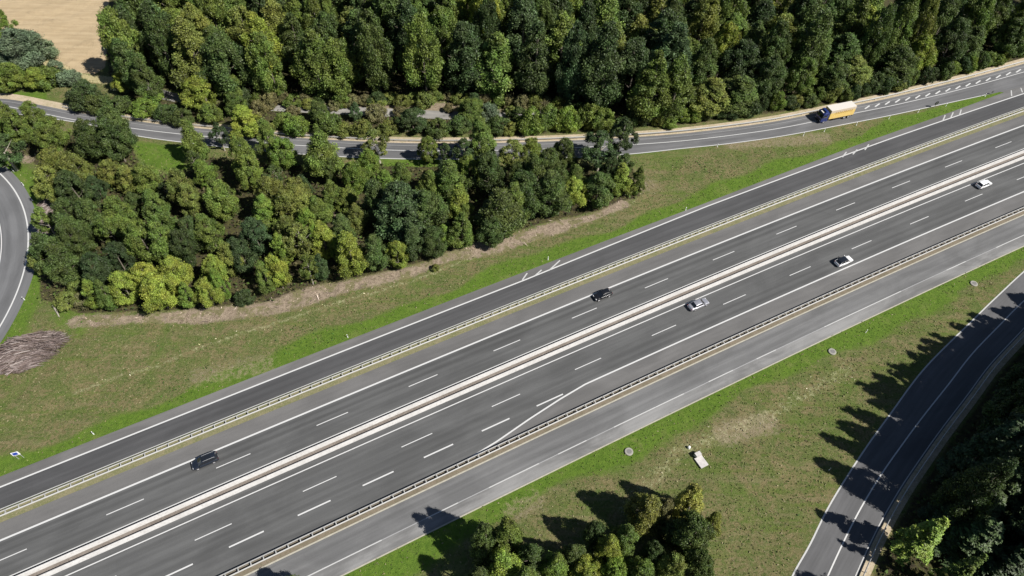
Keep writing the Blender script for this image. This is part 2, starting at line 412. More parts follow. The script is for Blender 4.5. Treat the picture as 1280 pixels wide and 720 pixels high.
# ------------------------------------------------------------ ground sheet with zones
gx = np.r_[-2500, -900, -420, -260, np.arange(-200, 215, .9), 260, 420, 900, 2500]
gy = np.r_[-2500, -800, -200, -60, 0, np.arange(14, 262, .9), 320, 420, 900, 2500]
X, Y = np.meshgrid(gx, gy)
def sm(a, lo, hi): t = np.clip((a-lo)/(hi-lo), 0, 1); return t*t*(3-2*t)
lS = (X*cT + (Y-80)*sT); lT = -X*sT + (Y-80)*cT - K2*lS**2 - K3*lS**3
E1g = np.interp(lS, [-150, 60, 110, 142, 166, 262], [14.6, 14.6, 15.2, 15.0, 15.4, 15.4])
wob = 1.4*np.sin(lS*.11+.8*np.sin(lS*.05))+.9*np.sin(lS*.31)
verge = sm(lT, E1g-.5, E1g) * (1-sm(lT, E1g+1.6+wob*.5, E1g+5.5+wob)) + sm(-lT, 28.9, 29.2)*(1-sm(-lT, 30.6+wob*.5, 35.5+wob))
verge = np.maximum(verge, .75*(1-sm(dist_poly(X, Y, arc(62.5)), 1.0, 6)))
wedge = inside(X, Y, PP([(1000, 215), (1090, 160), (1160, 138), (1258, 112), (1258, 118), (1150, 158)])); verge = np.where(wedge, np.maximum(verge, .8), verge)
gr = sdist(X, Y, PP([(165, 178), (245, 184), (250, 205), (215, 215), (178, 205)])); verge = np.maximum(verge, .95*sm(gr, -3, 2))
gr = sdist(X, Y, PP([(480, 196), (620, 199), (620, 212), (480, 212)])); verge = np.maximum(verge, .9*sm(gr, -3, 2))
gr = sdist(X, Y, PP([(-40, 112), (60, 114), (62, 128), (-40, 128)])); verge = np.maximum(verge, .9*sm(gr, -2, 2))
gr = sdist(X, Y, PP([(670, 125), (745, 118), (755, 134), (680, 143)])); verge = np.maximum(verge, .9*sm(gr, -3, 3))
gr = sdist(X, Y, PP([(92, 340), (130, 385), (100, 420), (60, 400), (65, 350)])); verge = np.maximum(verge, .7*sm(gr, -4, 3))
lit_line = PP([(92, 402), (150, 400), (200, 398), (260, 394), (330, 387), (400, 366), (470, 350), (520, 338), (570, 318), (640, 302), (690, 286), (740, 272), (778, 256)])
litter = 1-sm(dist_poly(X, Y, lit_line), .8+.35*wob, 3.0+.4*wob)
litter = np.maximum(litter, .9*(1-sm(dist_poly(X, Y, PP([(57, 255), (60, 285)])), 1, 3.2)))
litter = np.maximum(litter, .9*(1-sm(dist_poly(X, Y, PP([(-10, 180), (10, 190), (36, 200)])), .8, 2.4)))
litter = np.maximum(litter, .85*(1-sm(dist_poly(X, Y, PP([(425, 262), (430, 285)])), 1, 4)))
litter = np.maximum(litter, .6*(1-sm(dist_poly(X, Y, PP([(690, 135), (800, 232)])[1:].repeat(2, 0)), 1, 6)))
WOOD_MID = PP([(50, 372), (48, 330), (60, 290), (62, 235), (40, 200), (0, 178), (-60, 170), (-60, 148), (20, 152), (100, 172), (165, 186), (178, 212), (215, 222), (250, 210), (262, 196), (350, 206), (480, 208), (600, 210), (790, 206), (800, 245), (745, 264), (690, 276), (610, 298), (525, 328), (470, 342), (405, 354), (330, 378), (250, 386), (150, 390), (95, 392)])
WOOD_TOP = PP([(138, 108), (215, 112), (300, 126), (430, 129), (560, 122), (640, 132), (690, 134), (760, 150), (830, 158), (950, 143), (1060, 127), (1180, 101), (1300, 71), (1420, 33), (1420, -160), (130, -160), (125, 0)])
WOOD_RIGHT = np.vstack([offs(ssr, -2.2)[2:], PP([(1600, 300), (1700, 900), (1010, 900)])])
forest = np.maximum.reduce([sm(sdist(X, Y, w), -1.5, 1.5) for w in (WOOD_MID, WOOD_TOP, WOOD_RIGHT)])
forest = np.maximum(forest, .7*sm(sdist(X, Y, PP([(60, 132), (160, 115), (300, 135), (640, 143), (760, 150), (830, 162), (640, 172), (350, 163), (160, 145)])), -1, 2))
FIELD = PP([(-160, -200), (128, -160), (136, 0), (134, 55), (131, 84), (118, 93), (88, 90), (66, 72), (20, 40), (-160, 60)])
field = sm(sdist(X, Y, FIELD), -1.2, 1.2)
litter = np.maximum(litter, .85*(1-sm(dist_poly(X, Y, offs(tr, 3.4)), 1.4, 3.0))*(X > -75))
path = 1-sm(dist_poly(X, Y, PP([(-40, 60), (70, 84), (100, 97), (135, 100)])), .8, 2.6)
dry = 1-sm(dist_poly(X, Y, PP([(90, 492), (150, 470), (200, 456), (260, 431), (340, 405), (430, 377), (520, 349), (600, 318), (680, 294), (760, 268), (800, 250)])), .15, 1.3)
dry = np.maximum(dry, .9*(1-sm(dist_poly(X, Y, PP([(780, 640), (850, 562), (900, 545), (960, 520), (1010, 490), (1060, 460)])), .3, 3.6)))
bare = .6*(1-sm(dist_poly(X, Y, PP([(755, 258), (800, 228), (812, 232)])), 1, 6))
bare = np.maximum(bare, .8*(1-sm(dist_poly(X, Y, PP([(905, 543), (960, 528)])), 1, 4.5)))
bare = np.maximum(bare, .7*(1-sm(dist_poly(X, Y, PP([(915, 180), (990, 176), (1030, 172)])), 1, 4.5)))
bare = np.maximum(bare, .6*(1-sm(dist_poly(X, Y, PP([(640, 640), (670, 625)])), 1, 3.5)))
bare = np.maximum(bare, .6*(1-sm(dist_poly(X, Y, PP([(250, 470), (330, 455)])), 1, 5)))
Z = np.zeros_like(X)
# low relief of the meadows, flat under and beside the roads
off_road = np.minimum.reduce([sm(lT-E1g, .6, 5)+sm(-lT, 29.6, 34)*(lT < 0), sm(dist_poly(X, Y, rcn[::3]), 6.5, 11), sm(np.abs(np.hypot(X-CC[0], Y-CC[1])-56), 6.4, 9), sm(dist_poly(X, Y, scn[::2]), 6.5, 9.5), sm(dist_poly(X, Y, tr), 2.5, 4.5)])
Z = off_road*(.16*np.sin(X*.23+1.3*np.sin(Y*.17))*np.cos(Y*.31+.7*np.sin(X*.11)) + .07*np.sin(X*.9+Y*.5)*np.cos(Y*1.1-X*.3))
nX, nY = len(gx), len(gy); I = np.arange(nX*nY).reshape(nY, nX)
F = np.c_[I[:-1, :-1].ravel(), I[:-1, 1:].ravel(), I[1:, 1:].ravel(), I[1:, :-1].ravel()]
m, nt, b, o = newmat('ground_surface'); h = NT(nt); oc = h.n('TexCoord').outputs['Object']
za = h.n('Attribute'); za.attribute_name = 'zone_a'; zb = h.n('Attribute'); zb.attribute_name = 'zone_b'
sa = h.n('SeparateColor'); h.l(za.outputs['Color'], sa.inputs[0]); sb = h.n('SeparateColor'); h.l(zb.outputs['Color'], sb.inputs[0])
wa = za.outputs['Alpha']; wb = zb.outputs['Alpha']
nL = h.noise(oc, .045, 5, .6); nM = h.noise(oc, .22, 6, .68, .6); nF = h.noise(oc, 1.1, 7, .75, .3); nG = h.noise(oc, 4.5, 5, .8)
c = h.mix(h.ramp(nM, .38, .6), (.088, .112, .028), (.160, .130, .062))
c = h.mix(h.math('MULTIPLY', h.ramp(nL, .45, .62), .6), c, (.125, .110, .05))
c = h.mix(h.math('MULTIPLY', h.ramp(nF, .46, .62), .85), c, (.060, .098, .020))
nH = h.noise(oc, 2.2, 5, .8, .5); c = h.mix(h.math('MULTIPLY', h.ramp(nG, .50, .66), .6), c, (.25, .23, .13)); c = h.mix(h.math('MULTIPLY', h.ramp(nH, .50, .62), .6), c, (.055, .070, .020)); c = h.mix(h.math('MULTIPLY', h.ramp(nH, .46, .36), .45), c, (.21, .19, .10))
def thr(w, n, k=.9, lo=.35, hi=.65): return h.ramp(h.math('ADD', w, h.math('MULTIPLY', h.math('SUBTRACT', n, .5), k)), lo, hi)
mps = h.n('Mapping'); h.l(oc, mps.inputs[0]); mps.inputs['Rotation'].default_value = (0, 0, -TH); mps.inputs['Scale'].default_value = (.05, .55, 1)
nK = h.noise(mps.outputs[0], 1.0, 5, .65, .35); c = h.mix(h.math('MULTIPLY', h.ramp(nK, .52, .66), .55), c, (.085, .125, .022)); c = h.mix(h.math('MULTIPLY', h.ramp(nK, .46, .34), .45), c, (.185, .155, .085))
nP = h.noise(oc, .09, 4, .6, 1.0); c = h.mix(h.math('MULTIPLY', h.ramp(nP, .5, .64), .38), c, (.075, .125, .020))
vg = h.mix(h.ramp(nF, .38, .62), (.062, .120, .012), (.100, .165, .020)); vg = h.mix(h.math('MULTIPLY', h.ramp(nG, .5, .7), .5), vg, (.048, .082, .014)); vg = h.mix(h.math('MULTIPLY', h.ramp(nM, .52, .68), .5), vg, (.15, .17, .05))
c = h.mix(h.math('MULTIPLY', thr(sa.outputs[0], nM, 1.3, .25, .75), .92), c, vg)
br_ = h.mix(h.ramp(nG, .42, .66), (.21, .165, .10), (.30, .24, .19)); c = h.mix(h.math('MULTIPLY', thr(wa, nF, 2.0, .35, .95), .8), c, br_)
dc = h.mix(h.ramp(nG, .4, .6), (.16, .17, .07), (.42, .39, .24)); c = h.mix(h.math('MULTIPLY', thr(sb.outputs[1], nF, 3.6, .75, 1.35), .7), c, dc)
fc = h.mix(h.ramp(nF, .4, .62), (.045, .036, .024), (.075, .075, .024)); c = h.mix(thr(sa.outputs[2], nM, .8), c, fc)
lc = h.mix(h.ramp(nF, .35, .62), (.33, .26, .20), (.17, .13, .095)); lc = h.mix(h.ramp(nG, .5, .7), lc, (.45, .36, .28)); lc = h.mix(h.math('MULTIPLY', h.ramp(nM, .48, .58), .75), lc, (.13, .13, .05)); c = h.mix(h.math('MULTIPLY', thr(sa.outputs[1], nF, 2.2, .35, .85), .92), c, lc)
mpf = h.n('Mapping'); h.l(oc, mpf.inputs[0]); mpf.inputs['Rotation'].default_value = (0, 0, -.35); mpf.inputs['Scale'].default_value = (.12, 1.2, 1)
nS = h.noise(mpf.outputs[0], .6, 6, .65, .4)
fl = h.mix(h.ramp(nS, .35, .65), (.36, .275, .165), (.43, .335, .21)); fl = h.mix(h.math('MULTIPLY', h.ramp(nM, .55, .72), .7), fl, (.28, .215, .13)); fl = h.mix(h.math('MULTIPLY', h.ramp(nG, .55, .7), .35), fl, (.50, .40, .27))
c = h.mix(thr(sb.outputs[0], nF, .5), c, fl); c = h.mix(h.math('MULTIPLY', thr(wb, nF, .8), .8), c, (.42, .36, .20))
h.l(c, b.inputs['Base Color']); b.inputs['Roughness'].default_value = .95; b.inputs['Specular IOR Level'].default_value = .15
hh = h.math('ADD', h.math('MULTIPLY', nF, .5), h.math('MULTIPLY', nG, .35)); h.bump(hh, b, 1.0, .45)
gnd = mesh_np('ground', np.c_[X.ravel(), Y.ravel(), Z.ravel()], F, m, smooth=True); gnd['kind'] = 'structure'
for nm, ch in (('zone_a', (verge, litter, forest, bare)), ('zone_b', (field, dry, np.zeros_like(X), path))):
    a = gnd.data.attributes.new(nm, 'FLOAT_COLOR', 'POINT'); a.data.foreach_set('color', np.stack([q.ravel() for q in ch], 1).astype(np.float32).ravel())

# ------------------------------------------------------------ loose ground cover (tufts, brash, dry stems)
def leaf_quads(Pos, Nrm, S, asp=.6, curl=.25):
    n = len(Pos); r = rng.normal(size=(n, 3)); t1 = np.cross(Nrm, r); t1 /= np.linalg.norm(t1, axis=1)[:, None]+1e-9
    t2 = np.cross(Nrm, t1); S = S[:, None]; c_ = Nrm*S*curl
    V = np.stack([Pos+t1*S+c_, Pos+t2*S*asp, Pos-t1*S+c_, Pos-t2*S*asp], 1).reshape(-1, 3)
    return V, np.arange(4*n).reshape(n, 4)
def covermat(name):
    m, nt, b, o = newmat(name); h = NT(nt); at = h.n('Attribute'); at.attribute_name = 'col'
    h.l(at.outputs['Color'], b.inputs['Base Color']); b.inputs['Roughness'].default_value = .8; b.inputs['Specular IOR Level'].default_value = .2; return m
M['cover'] = covermat('ground_cover')
def scatter(name, n, weight, size, cols, kind_label, tall=.12, asp=.5, box=(-175, 190, 20, 235), flat=False, shape='tuft'):
    xs = rng.uniform(box[0], box[1], n); ys = rng.uniform(box[2], box[3], n)
    ii = np.clip(np.searchsorted(gy, ys)-1, 0, nY-2); jj = np.clip(np.searchsorted(gx, xs)-1, 0, nX-2)
    w_ = weight[ii, jj]; k = rng.random(n) < w_; xs, ys = xs[k], ys[k]; ii, jj = ii[k], jj[k]; n = len(xs)
    S = size*rng.uniform(.5, 1.3, n); zz = Z[ii, jj]
    Nn = rng.normal(size=(n, 3)); Nn[:, 2] = np.abs(Nn[:, 2]) + (2.5 if flat else .4); Nn /= np.linalg.norm(Nn, axis=1)[:, None]
    Pz = np.c_[xs, ys, zz+S*tall*rng.uniform(.3, 1.4, n)]
    V, F = leaf_quads(Pz, Nn, S, asp); ci = rng.integers(0, len(cols), n)
    cc = np.array(cols)[ci]*rng.uniform(.75, 1.25, (n, 1)); cc = np.repeat(np.c_[cc, np.ones(n)], 4, 0)
    o = mesh_np(name, V, F, M['cover']); a = o.data.attributes.new('col', 'FLOAT_COLOR', 'POINT'); a.data.foreach_set('color', cc.astype(np.float32).ravel())
    return tag(o, kind_label[0], kind_label[1], kind='stuff')
onroad = 1-((off_road > .02) | ((lT > E1g+.15) & (lT < E1g+4)) | ((lT < -29.4) & (lT > -34)))
near = np.minimum.reduce([dist_poly(X, Y, rcn[::3])-6.2, np.abs(np.hypot(X-CC[0], Y-CC[1])-56)-6.0, dist_poly(X, Y, scn[::2])-6.0, dist_poly(X, Y, tr)-2.4])
free = ((lT > E1g+.3) | (lT < -29.6)) & (near > 0)
free = free.astype(float)
op = free*(1-forest)*(1-field)
mead = op*(1-litter)*(1-.6*verge)*(1-.6*bare)
scatter('grass', 230000, mead, .18, [(.085, .11, .028), (.06, .10, .018), (.15, .13, .06), (.11, .125, .04), (.20, .18, .10)], ('short olive and straw coloured meadow grass beside the roads', 'grass'), .5)
scatter('verge_grass', 90000, op*verge, .15, [(.072, .130, .016), (.105, .165, .03), (.05, .095, .014)], ('bright green grass growing along the road edges', 'grass'), .5)
wd = op*np.clip(.10*(np.sin(X*.21+Y*.1)*np.sin(Y*.25-X*.07) > .72) + .9*(dist_poly(X, Y, PP([(395, 425), (360, 430)])) < 4) + .9*(dist_poly(X, Y, PP([(240, 475), (215, 490)])) < 3.5) + .5*(dist_poly(X, Y, PP([(855, 205), (880, 210)])) < 4), 0, 1)
scatter('weeds', 80000, wd, .20, [(.045, .10, .015), (.06, .13, .02), (.035, .075, .015)], ('dark green weed patches in the olive meadow', 'weeds'), .8, .7)
scatter('brash', 70000, free*np.clip(litter*1.1, 0, 1)*(1-.5*forest), .26, [(.42, .31, .25), (.30, .22, .16), (.52, .42, .34), (.18, .13, .10)], ('pinkish brown wood chips and cut branches strewn along the wood edge', 'brash'), .4, .22)
scatter('brash', 9000, free*np.clip(litter*1.1, 0, 1)*(1-.4*forest), .75, [(.40, .32, .26), (.22, .17, .13), (.50, .42, .35), (.13, .10, .08)], ('pale and dark cut sticks lying across the brash along the wood edge', 'brash'), .35, .09, flat=True)
scatter('dry_stems', 60000, op*dry*.42*(np.sin(X*1.3+Y*.7)+np.sin(Y*1.9-X*.6) > .1), .22, [(.50, .46, .30), (.36, .36, .18), (.60, .56, .42)], ('line of pale dry stalks crossing the meadow', 'dry plants'), .4, .35)

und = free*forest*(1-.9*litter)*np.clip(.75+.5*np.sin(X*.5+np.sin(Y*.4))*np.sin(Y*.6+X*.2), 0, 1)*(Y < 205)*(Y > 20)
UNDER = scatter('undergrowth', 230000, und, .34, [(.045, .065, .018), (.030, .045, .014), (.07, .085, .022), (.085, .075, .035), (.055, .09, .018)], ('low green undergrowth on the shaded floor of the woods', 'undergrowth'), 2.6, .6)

# ------------------------------------------------------------ barriers and guardrails
def barrier(o_, label):
    S_ = np.arange(-150, 262, 1.5); prof = [(-.30, .02), (-.30, .10), (-.20, .28), (-.10, .88), (-.09, .90), (.09, .90), (.10, .88), (.20, .28), (.30, .10), (.30, .02)]
    V = []; n = len(prof)
    for s in S_:
        for a, z in prof: p = R(s, o_+a); V.append((p[0], p[1], z))
    F = [(i*n+k, i*n+k+1, (i+1)*n+k+1, (i+1)*n+k) for i in range(len(S_)-1) for k in range(n-1)]
    return tag(mesh_np('concrete_barrier', V, F, M['concrete']), label, 'barrier', 'concrete barriers of the central reservation')
barrier(-5.6, 'pale concrete median barrier on the side of the carriageway with the black cars')
barrier(-7.27, 'pale concrete median barrier on the side of the carriageway with the silver car')
def rail_mesh(name, pts, side, parent, z0=.62):
    prof = [(0, -.15), (.05, -.13), (.055, -.09), (0, -.04), (0, .04), (.055, .09), (.05, .13), (0, .155), (-.02, .155)]
    A = np.asarray(pts); t = np.gradient(A, axis=0); t /= np.linalg.norm(t, axis=1)[:, None]; nn = np.stack([-t[:, 1], t[:, 0]], 1)*side; V = []
    for p, q in zip(A, nn):
        for a, z in prof: V.append((p[0]+q[0]*a*1.6, p[1]+q[1]*a*1.6, z0+z))
    n = len(prof); F = [(i*n+k, i*n+k+1, (i+1)*n+k+1, (i+1)*n+k) for i in range(len(A)-1) for k in range(n-1)]
    return mesh_np(name, V, F, M['steel'], parent)
def double_rail(o_, half, label, S0, S1):
    root = empty('guardrail', (0, 0, 0), 0, label, 'guardrail', 'guardrails beside the motorway')
    S_ = np.arange(S0, S1, 2.0)
    for sd in (1, -1):
        rail_mesh('rail', [R(s, o_+sd*half) for s in S_], sd, root)
        # flat top flange, as the photo shows a bright upper edge
    fl = MB(); pm = MB()
    pm.box((0, 0, .38), (.12, .10, .74)); pm.box((0, 0, .70), (.14, 2*half-.04, .09)); pm.box((.0, 0, .08), (.3, .3, .05))
    post = pm.build('post', M['steeld'], root)
    allS = np.arange(S0+.5, S1, 2.05); vis = sorted(allS, key=lambda s: np.hypot(*R(s, o_)))
    first = True
    for s in vis[:100]:
        o = post if first else post.copy()
        if not first: COL.objects.link(o); o.parent = root
        first = False; p = R(s, o_); o.location = (p[0], p[1], 0); o.rotation_euler = (0, 0, Rdir(s))
    mb = MB()
    for s in vis[100:]:
        p = R(s, o_); T = Matrix.Translation((p[0], p[1], 0)) @ Matrix.Rotation(Rdir(s), 4, 'Z')
        mb.box((0, 0, .38), (.12, .10, .74), T); mb.box((0, 0, .70), (.14, 2*half-.04, .09), T)
    if mb.v: mb.build('posts_far', M['steeld'], root)['kind'] = 'stuff'
    return root
double_rail(6.85, .38, 'double steel guardrail with cross posts between dark slip road and upper carriageway', -112, 236)
double_rail(-20.75, .36, 'double steel guardrail with cross posts between lower carriageway and pale grey slip road', -112, 236)
def single_rail(line, label, step, side=1, maxn=100):
    root = empty('guardrail', (0, 0, 0), 0, label, 'guardrail'); rail_mesh('rail', line, side, root, .6)
    pm = MB(); pm.box((0, 0, .36), (.10, .14, .72)); post = pm.build('post', M['steeld'], root); first = True
    L = np.r_[0, np.cumsum(np.linalg.norm(np.diff(line, axis=0), axis=1))]; d = np.gradient(line, axis=0)
    for s in np.arange(1, L[-1], step)[:maxn]:
        o = post if first else post.copy()
        if not first: COL.objects.link(o); o.parent = root
        first = False; x, y = np.interp(s, L, line[:, 0]), np.interp(s, L, line[:, 1]); i = min(np.searchsorted(L, s), len(d)-1)
        a = math.atan2(d[i, 1], d[i, 0]); q = np.array([-math.sin(a), math.cos(a)])*(-side)*.12
        o.location = (x+q[0], y+q[1], 0); o.rotation_euler = (0, 0, a)
kk = (rcn[:, 0] > -125) & (rcn[:, 0] < 175)
single_rail(offs(rcn, upw+.55)[kk], 'long single steel guardrail along the wood side of the curving ramp with the truck', 4.0, -1)
kk = (ssr[:, 1] > 20) & (ssr[:, 1] < 125)
single_rail(offs(ssr, -.6)[kk], 'single steel guardrail on the wooded side of the shaded side road', 3.0, 1)

# ------------------------------------------------------------ delineators, signs, manholes, chamber
proto = empty('delineator_post', (0, 0, 0)); q = MB(); q.loft([[(-.07, -.05, 0), (.07, -.05, 0), (.07, .05, 0), (-.07, .05, 0)], [(-.06, -.045, .95), (.06, -.045, .95), (.06, .045, 1.05), (-.06, .045, 1.05)]], sm=False)
q.build('post', M['white'], proto); q = MB(); q.box((0, 0, .83), (.15, .12, .2)); q.build('reflector_band', M['black'], proto)
DL = [((17.5, 215), 'white delineator post by the far left loop road, second from the top of its curve'), ((29.7, 232), 'white delineator post by the loop road, third from the top of its curve'),
      ((41, 251), 'white delineator post by the loop road, fourth from the top of its curve'), ((44.7, 270), 'white delineator post by the loop road next to the small heap of pinkish brash'),
      ((31, 375), 'white delineator post by the loop road above the big heap of branches'), ((0, 202), 'white delineator post at the left photo edge beside the loop road'),
      ((117.6, 543), 'white delineator post on the bright green verge above the black estate car'), ((435, 422), 'white delineator post on the verge midway between the heap of branches and the ladder marking'),
      ((685, 325), 'white delineator post beside the ladder marking on the slip road shoulder'), ((857, 263), 'white delineator post on the verge where the meadow wedge begins'),
      ((896.4, 184), 'white delineator post on the ramp edge, well to the left of the truck'), ((1003.8, 170), 'white delineator post on the ramp edge, just left of the truck cab'),
      ((1030, 165), 'white delineator post on the ramp edge beneath the truck cab'), ((1070, 157), 'white delineator post on the ramp edge, just behind the truck'),
      ((1110.7, 149), 'white delineator post on the ramp edge, second behind the truck'), ((1147, 141), 'white delineator post on the ramp edge next to the black backed sign, left of it'),
      ((1182, 133), 'white delineator post on the ramp edge right of the black backed sign'), ((1231, 121), 'white delineator post near the pointed tip of the grass wedge'),
      ((1081.8, 416), 'white delineator post on the green verge below the lower slip road'), ((1036, 588), 'white marker post in the meadow left of the shaded side road'), ((138, 131), 'white delineator post on the far side of the ramp at its left end')]
for i, ((u, v), lb) in enumerate(DL):
    o = proto if i == 0 else copy_tree(proto); p = P(u, v); o.location = (p[0], p[1], 0); o.rotation_euler = (0, random.uniform(-.06, .06), random.uniform(0, .5)); tag(o, lb, 'delineator', 'white delineator posts')
# small road signs
p = P(27, 573); r = empty('road_sign', (p[0], p[1], 0), math.radians(20), 'small blue and white sign on twin posts in the grass at the lower left edge', 'sign')
q = MB(); q.cyl((-.42, 0, 0), (-.42, 0, 2.5), .04); q.build('post', M['steel'], r); q = MB(); q.cyl((.42, 0, 0), (.42, 0, 2.5), .04); q.build('post', M['steel'], r)
q = MB(); q.box((0, -.06, 2.0), (1.2, .03, 1.1)); pn = q.build('panel', M['white'], r); q = MB(); q.box((-.05, -.084, 2.0), (.8, .012, .8)); q.build('blue_field', M['blue'], pn)
p = P(1167.5, 135); r = empty('road_sign', (p[0], p[1], 0), math.radians(200), 'black backed sign on one post at the ramp edge, right of the truck', 'sign')
q = MB(); q.cyl((0, 0, 0), (0, 0, 2.1), .05); q.build('post', M['steeld'], r)
q = MB(); q.cyl((0, -.03, 1.6), (0, .02, 1.6), .62, n=24); q.build('panel', M['black'], r)
p = P(1239, 118); r = empty('road_sign', (p[0], p[1], 0), math.radians(200), 'small dark sign at the tip of the grass wedge', 'sign')
q = MB(); q.cyl((0, 0, 0), (0, 0, 1.1), .05); q.build('post', M['steeld'], r); q = MB(); q.box((0, 0, .85), (.6, .04, .6)); q.build('panel', M['black'], r)
for (u, v), lb in (((786, 565), 'round concrete manhole near the lower slip road, left of the white concrete chamber'), ((1040, 440), 'round concrete manhole in the meadow, middle one of three'), ((1217, 355), 'round concrete manhole near the right photo edge, beside the shaded road')):
    p = P(u, v); r = empty('manhole', (p[0], p[1], 0), 0, lb, 'manhole', 'round concrete manholes in the lower meadow')
    V = []; n = 28; rad = .78
    q = MB(); rings = [[(R_*math.cos(2*math.pi*k/n), R_*math.sin(2*math.pi*k/n), z) for k in range(n)] for R_, z in ((rad, 0), (rad, .22), (rad-.06, .26), (.46, .26), (.45, .2))]
    q.loft(rings, caps=False, sm=False); q.build('concrete_ring', M['manhole'], r)
    q = MB(); q.cyl((0, 0, 0), (0, 0, .235), .45, n=28)
    for k in range(-2, 3): q.box((0, k*.15, .243), (.6, .05, .014))
    q.build('cover', M['cover_iron'], r)
p = P(876, 577); r = empty('concrete_chamber', (p[0], p[1], 0), math.radians(-62), 'bright concrete drainage chamber with raised head in the lower meadow', 'drainage chamber')
q = MB(); q.box((.1, 0, .12), (2.1, 1.6, .24)); q.build('slab', M['chamber'], r)
q = MB(); q.box((-1.2, .05, .5), (.75, 1.1, 1.0)); q.build('head', M['chamber'], r)
p = P(861, 560); q = MB(); q.cyl((0, 0, 0), (0, 0, .5), .28, .24, n=14); q.cyl((0, 0, .5), (0, 0, .62), .24, .1, n=14); o = q.build('pipe_cap', M['white']); o.location = (p[0], p[1], 0)
tag(o, 'small round white pipe cap in the grass just above the concrete chamber', 'pipe cap')
q = MB(); a = P(66, 382, .15); b_ = P(74, 396, .15); q.tube([(a[0], a[1], .15), ((a[0]+b_[0])/2+.1, (a[1]+b_[1])/2, .2), (b_[0], b_[1], .12)], [.16, .2, .12], 8); tag(q.build('fallen_log', M['palebark']), 'pale fallen log lying in the grass above the heap of branches', 'log')

# ------------------------------------------------------------ heaps of cut branches
def brush(name, poly_px, n, hgt, direction, label, ln=(2.5, 6)):
    poly = PP(poly_px); c0 = poly.mean(0); V = []; F = []; VC = []; cnt = 0
    mn, mx = poly.min(0), poly.max(0); tot = 0
    while cnt < n and tot < n*30:
        tot += 1; p = rng.uniform(mn, mx); d = sdist(np.array([p[0]]), np.array([p[1]]), poly)[0]
        if d < 0: continue
        top = hgt*min(1, (d/2.6))**.6; z = top*rng.uniform(.45, 1.08)*(1+.2*math.sin(p[0]*1.1)*math.sin(p[1]*1.4))+.05; a = direction+rng.normal(0, .2)+.25*math.sin(p[1]*.9); L = rng.uniform(*ln); w = rng.uniform(.025, .095)
        cc_ = .60*np.array([(.26, .20, .185), (.38, .31, .29), (.13, .10, .09), (.50, .43, .40), (.20, .15, .12)][rng.choice(5, p=[.38, .22, .2, .08, .12])])*rng.uniform(.8, 1.2); VC += [(*cc_, 1)]*9
        e = rng.normal(0, .07); dx, dy = math.cos(a)*L/2, math.sin(a)*L/2; bend = rng.normal(0, .25)
        pts = [(p[0]-dx, p[1]-dy, max(.05, z-.25-e*L)), (p[0]-dy*bend*.3, p[1]+dx*bend*.3, z+.05), (p[0]+dx, p[1]+dy, max(.05, z-.3+e*L))]
        k = len(V); nx_, ny_ = -math.sin(a), math.cos(a)
        for i, q_ in enumerate(pts):
            ww = w*(1.3, 1, .35)[i]
            V += [(q_[0]+nx_*ww, q_[1]+ny_*ww, q_[2]-ww*.6), (q_[0]-nx_*ww, q_[1]-ny_*ww, q_[2]-ww*.6), (q_[0], q_[1], q_[2]+ww)]
        for i in range(2):
            for j in range(3): F.append((k+i*3+j, k+i*3+(j+1) % 3, k+(i+1)*3+(j+1) % 3, k+(i+1)*3+j))
        cnt += 1
    o = mesh_np(name, V, F, M['cover']); at_ = o.data.attributes.new('col', 'FLOAT_COLOR', 'POINT'); at_.data.foreach_set('color', np.array(VC, np.float32).ravel()); tag(o, label, 'heap of branches')
brush('brush_pile', [(-4, 464), (10, 440), (24, 426), (46, 419), (68, 419), (77, 425), (68, 436), (58, 449), (40, 460), (16, 467)], 3200, 2.9, math.radians(14), 'big heap of greyish pink cut branches beside the loop road', (2, 4.6))
brush('brush_pile', [(52, 250), (64, 252), (68, 275), (64, 292), (56, 288)], 420, .8, math.radians(75), 'small heap of pinkish cut branches between the loop road and the trees', (1.5, 3.5))

# ------------------------------------------------------------ trees
def unit(n):
    d = rng.normal(size=(n, 3)); return d/np.linalg.norm(d, axis=1)[:, None]
def crown_broad(h, Rr, z0, nl, n, ls, ir=.36, peak=.38, taper=.62, vz=1.0, top=0):
    "crown of lobes through an ellipsoid"
    C = []; Q = []; H_ = h-z0; ph = rng.uniform(0, 6.28, 3)
    def prof(t): return (t/peak)**.55 if t < peak else ((1-t)/(1-peak))**taper
    for i in range(nl):
        t = rng.uniform(.03, .97)**.9; a = rng.uniform(0, 6.283)
        w_ = prof(min(t, .999)); w_ *= 1+.20*math.sin(a+ph[0])+.12*math.sin(3*a+ph[1]+t*3)
        f = rng.uniform(.25, 1)**.6*.82
        rr = Rr*ir*rng.uniform(.6, 1.3)*(.45+.55*w_)
        C.append((Rr*w_*f*math.cos(a), Rr*w_*f*math.sin(a), z0+H_*t)); Q.append(rr)
    C = np.array(C); Q = np.array(Q); w = Q**1.8; w /= w.sum(); li = rng.choice(len(C), n, p=w); d = unit(n)
    out = np.c_[C[li, :2]*1.6, C[li, 2]-(z0+H_*.42)]; out /= np.linalg.norm(out, axis=1)[:, None]+1e-6
    flip = (d*out).sum(1) < -.35; d[flip] *= -1
    rad = Q[li]*np.clip(np.abs(rng.normal(.82, .24, n)), .1, 1.5)
    Pos = C[li]+d*rad[:, None]*np.array([1, 1, vz]); Nn = d*.55+unit(n)*.8+np.array([0, 0, .3]); Nn /= np.linalg.norm(Nn, axis=1)[:, None]
    Pos[:, 2] = np.maximum(Pos[:, 2], .05)
    S = ls*rng.uniform(.55, 1.35, n); V, F = leaf_quads(Pos, Nn, S, .62)
    tint = np.clip(.42+.24*rng.normal(size=n)+(rng.random(len(C))[li]-.5)*.45, 0, 1)
    return V, F, np.repeat(tint, 4)
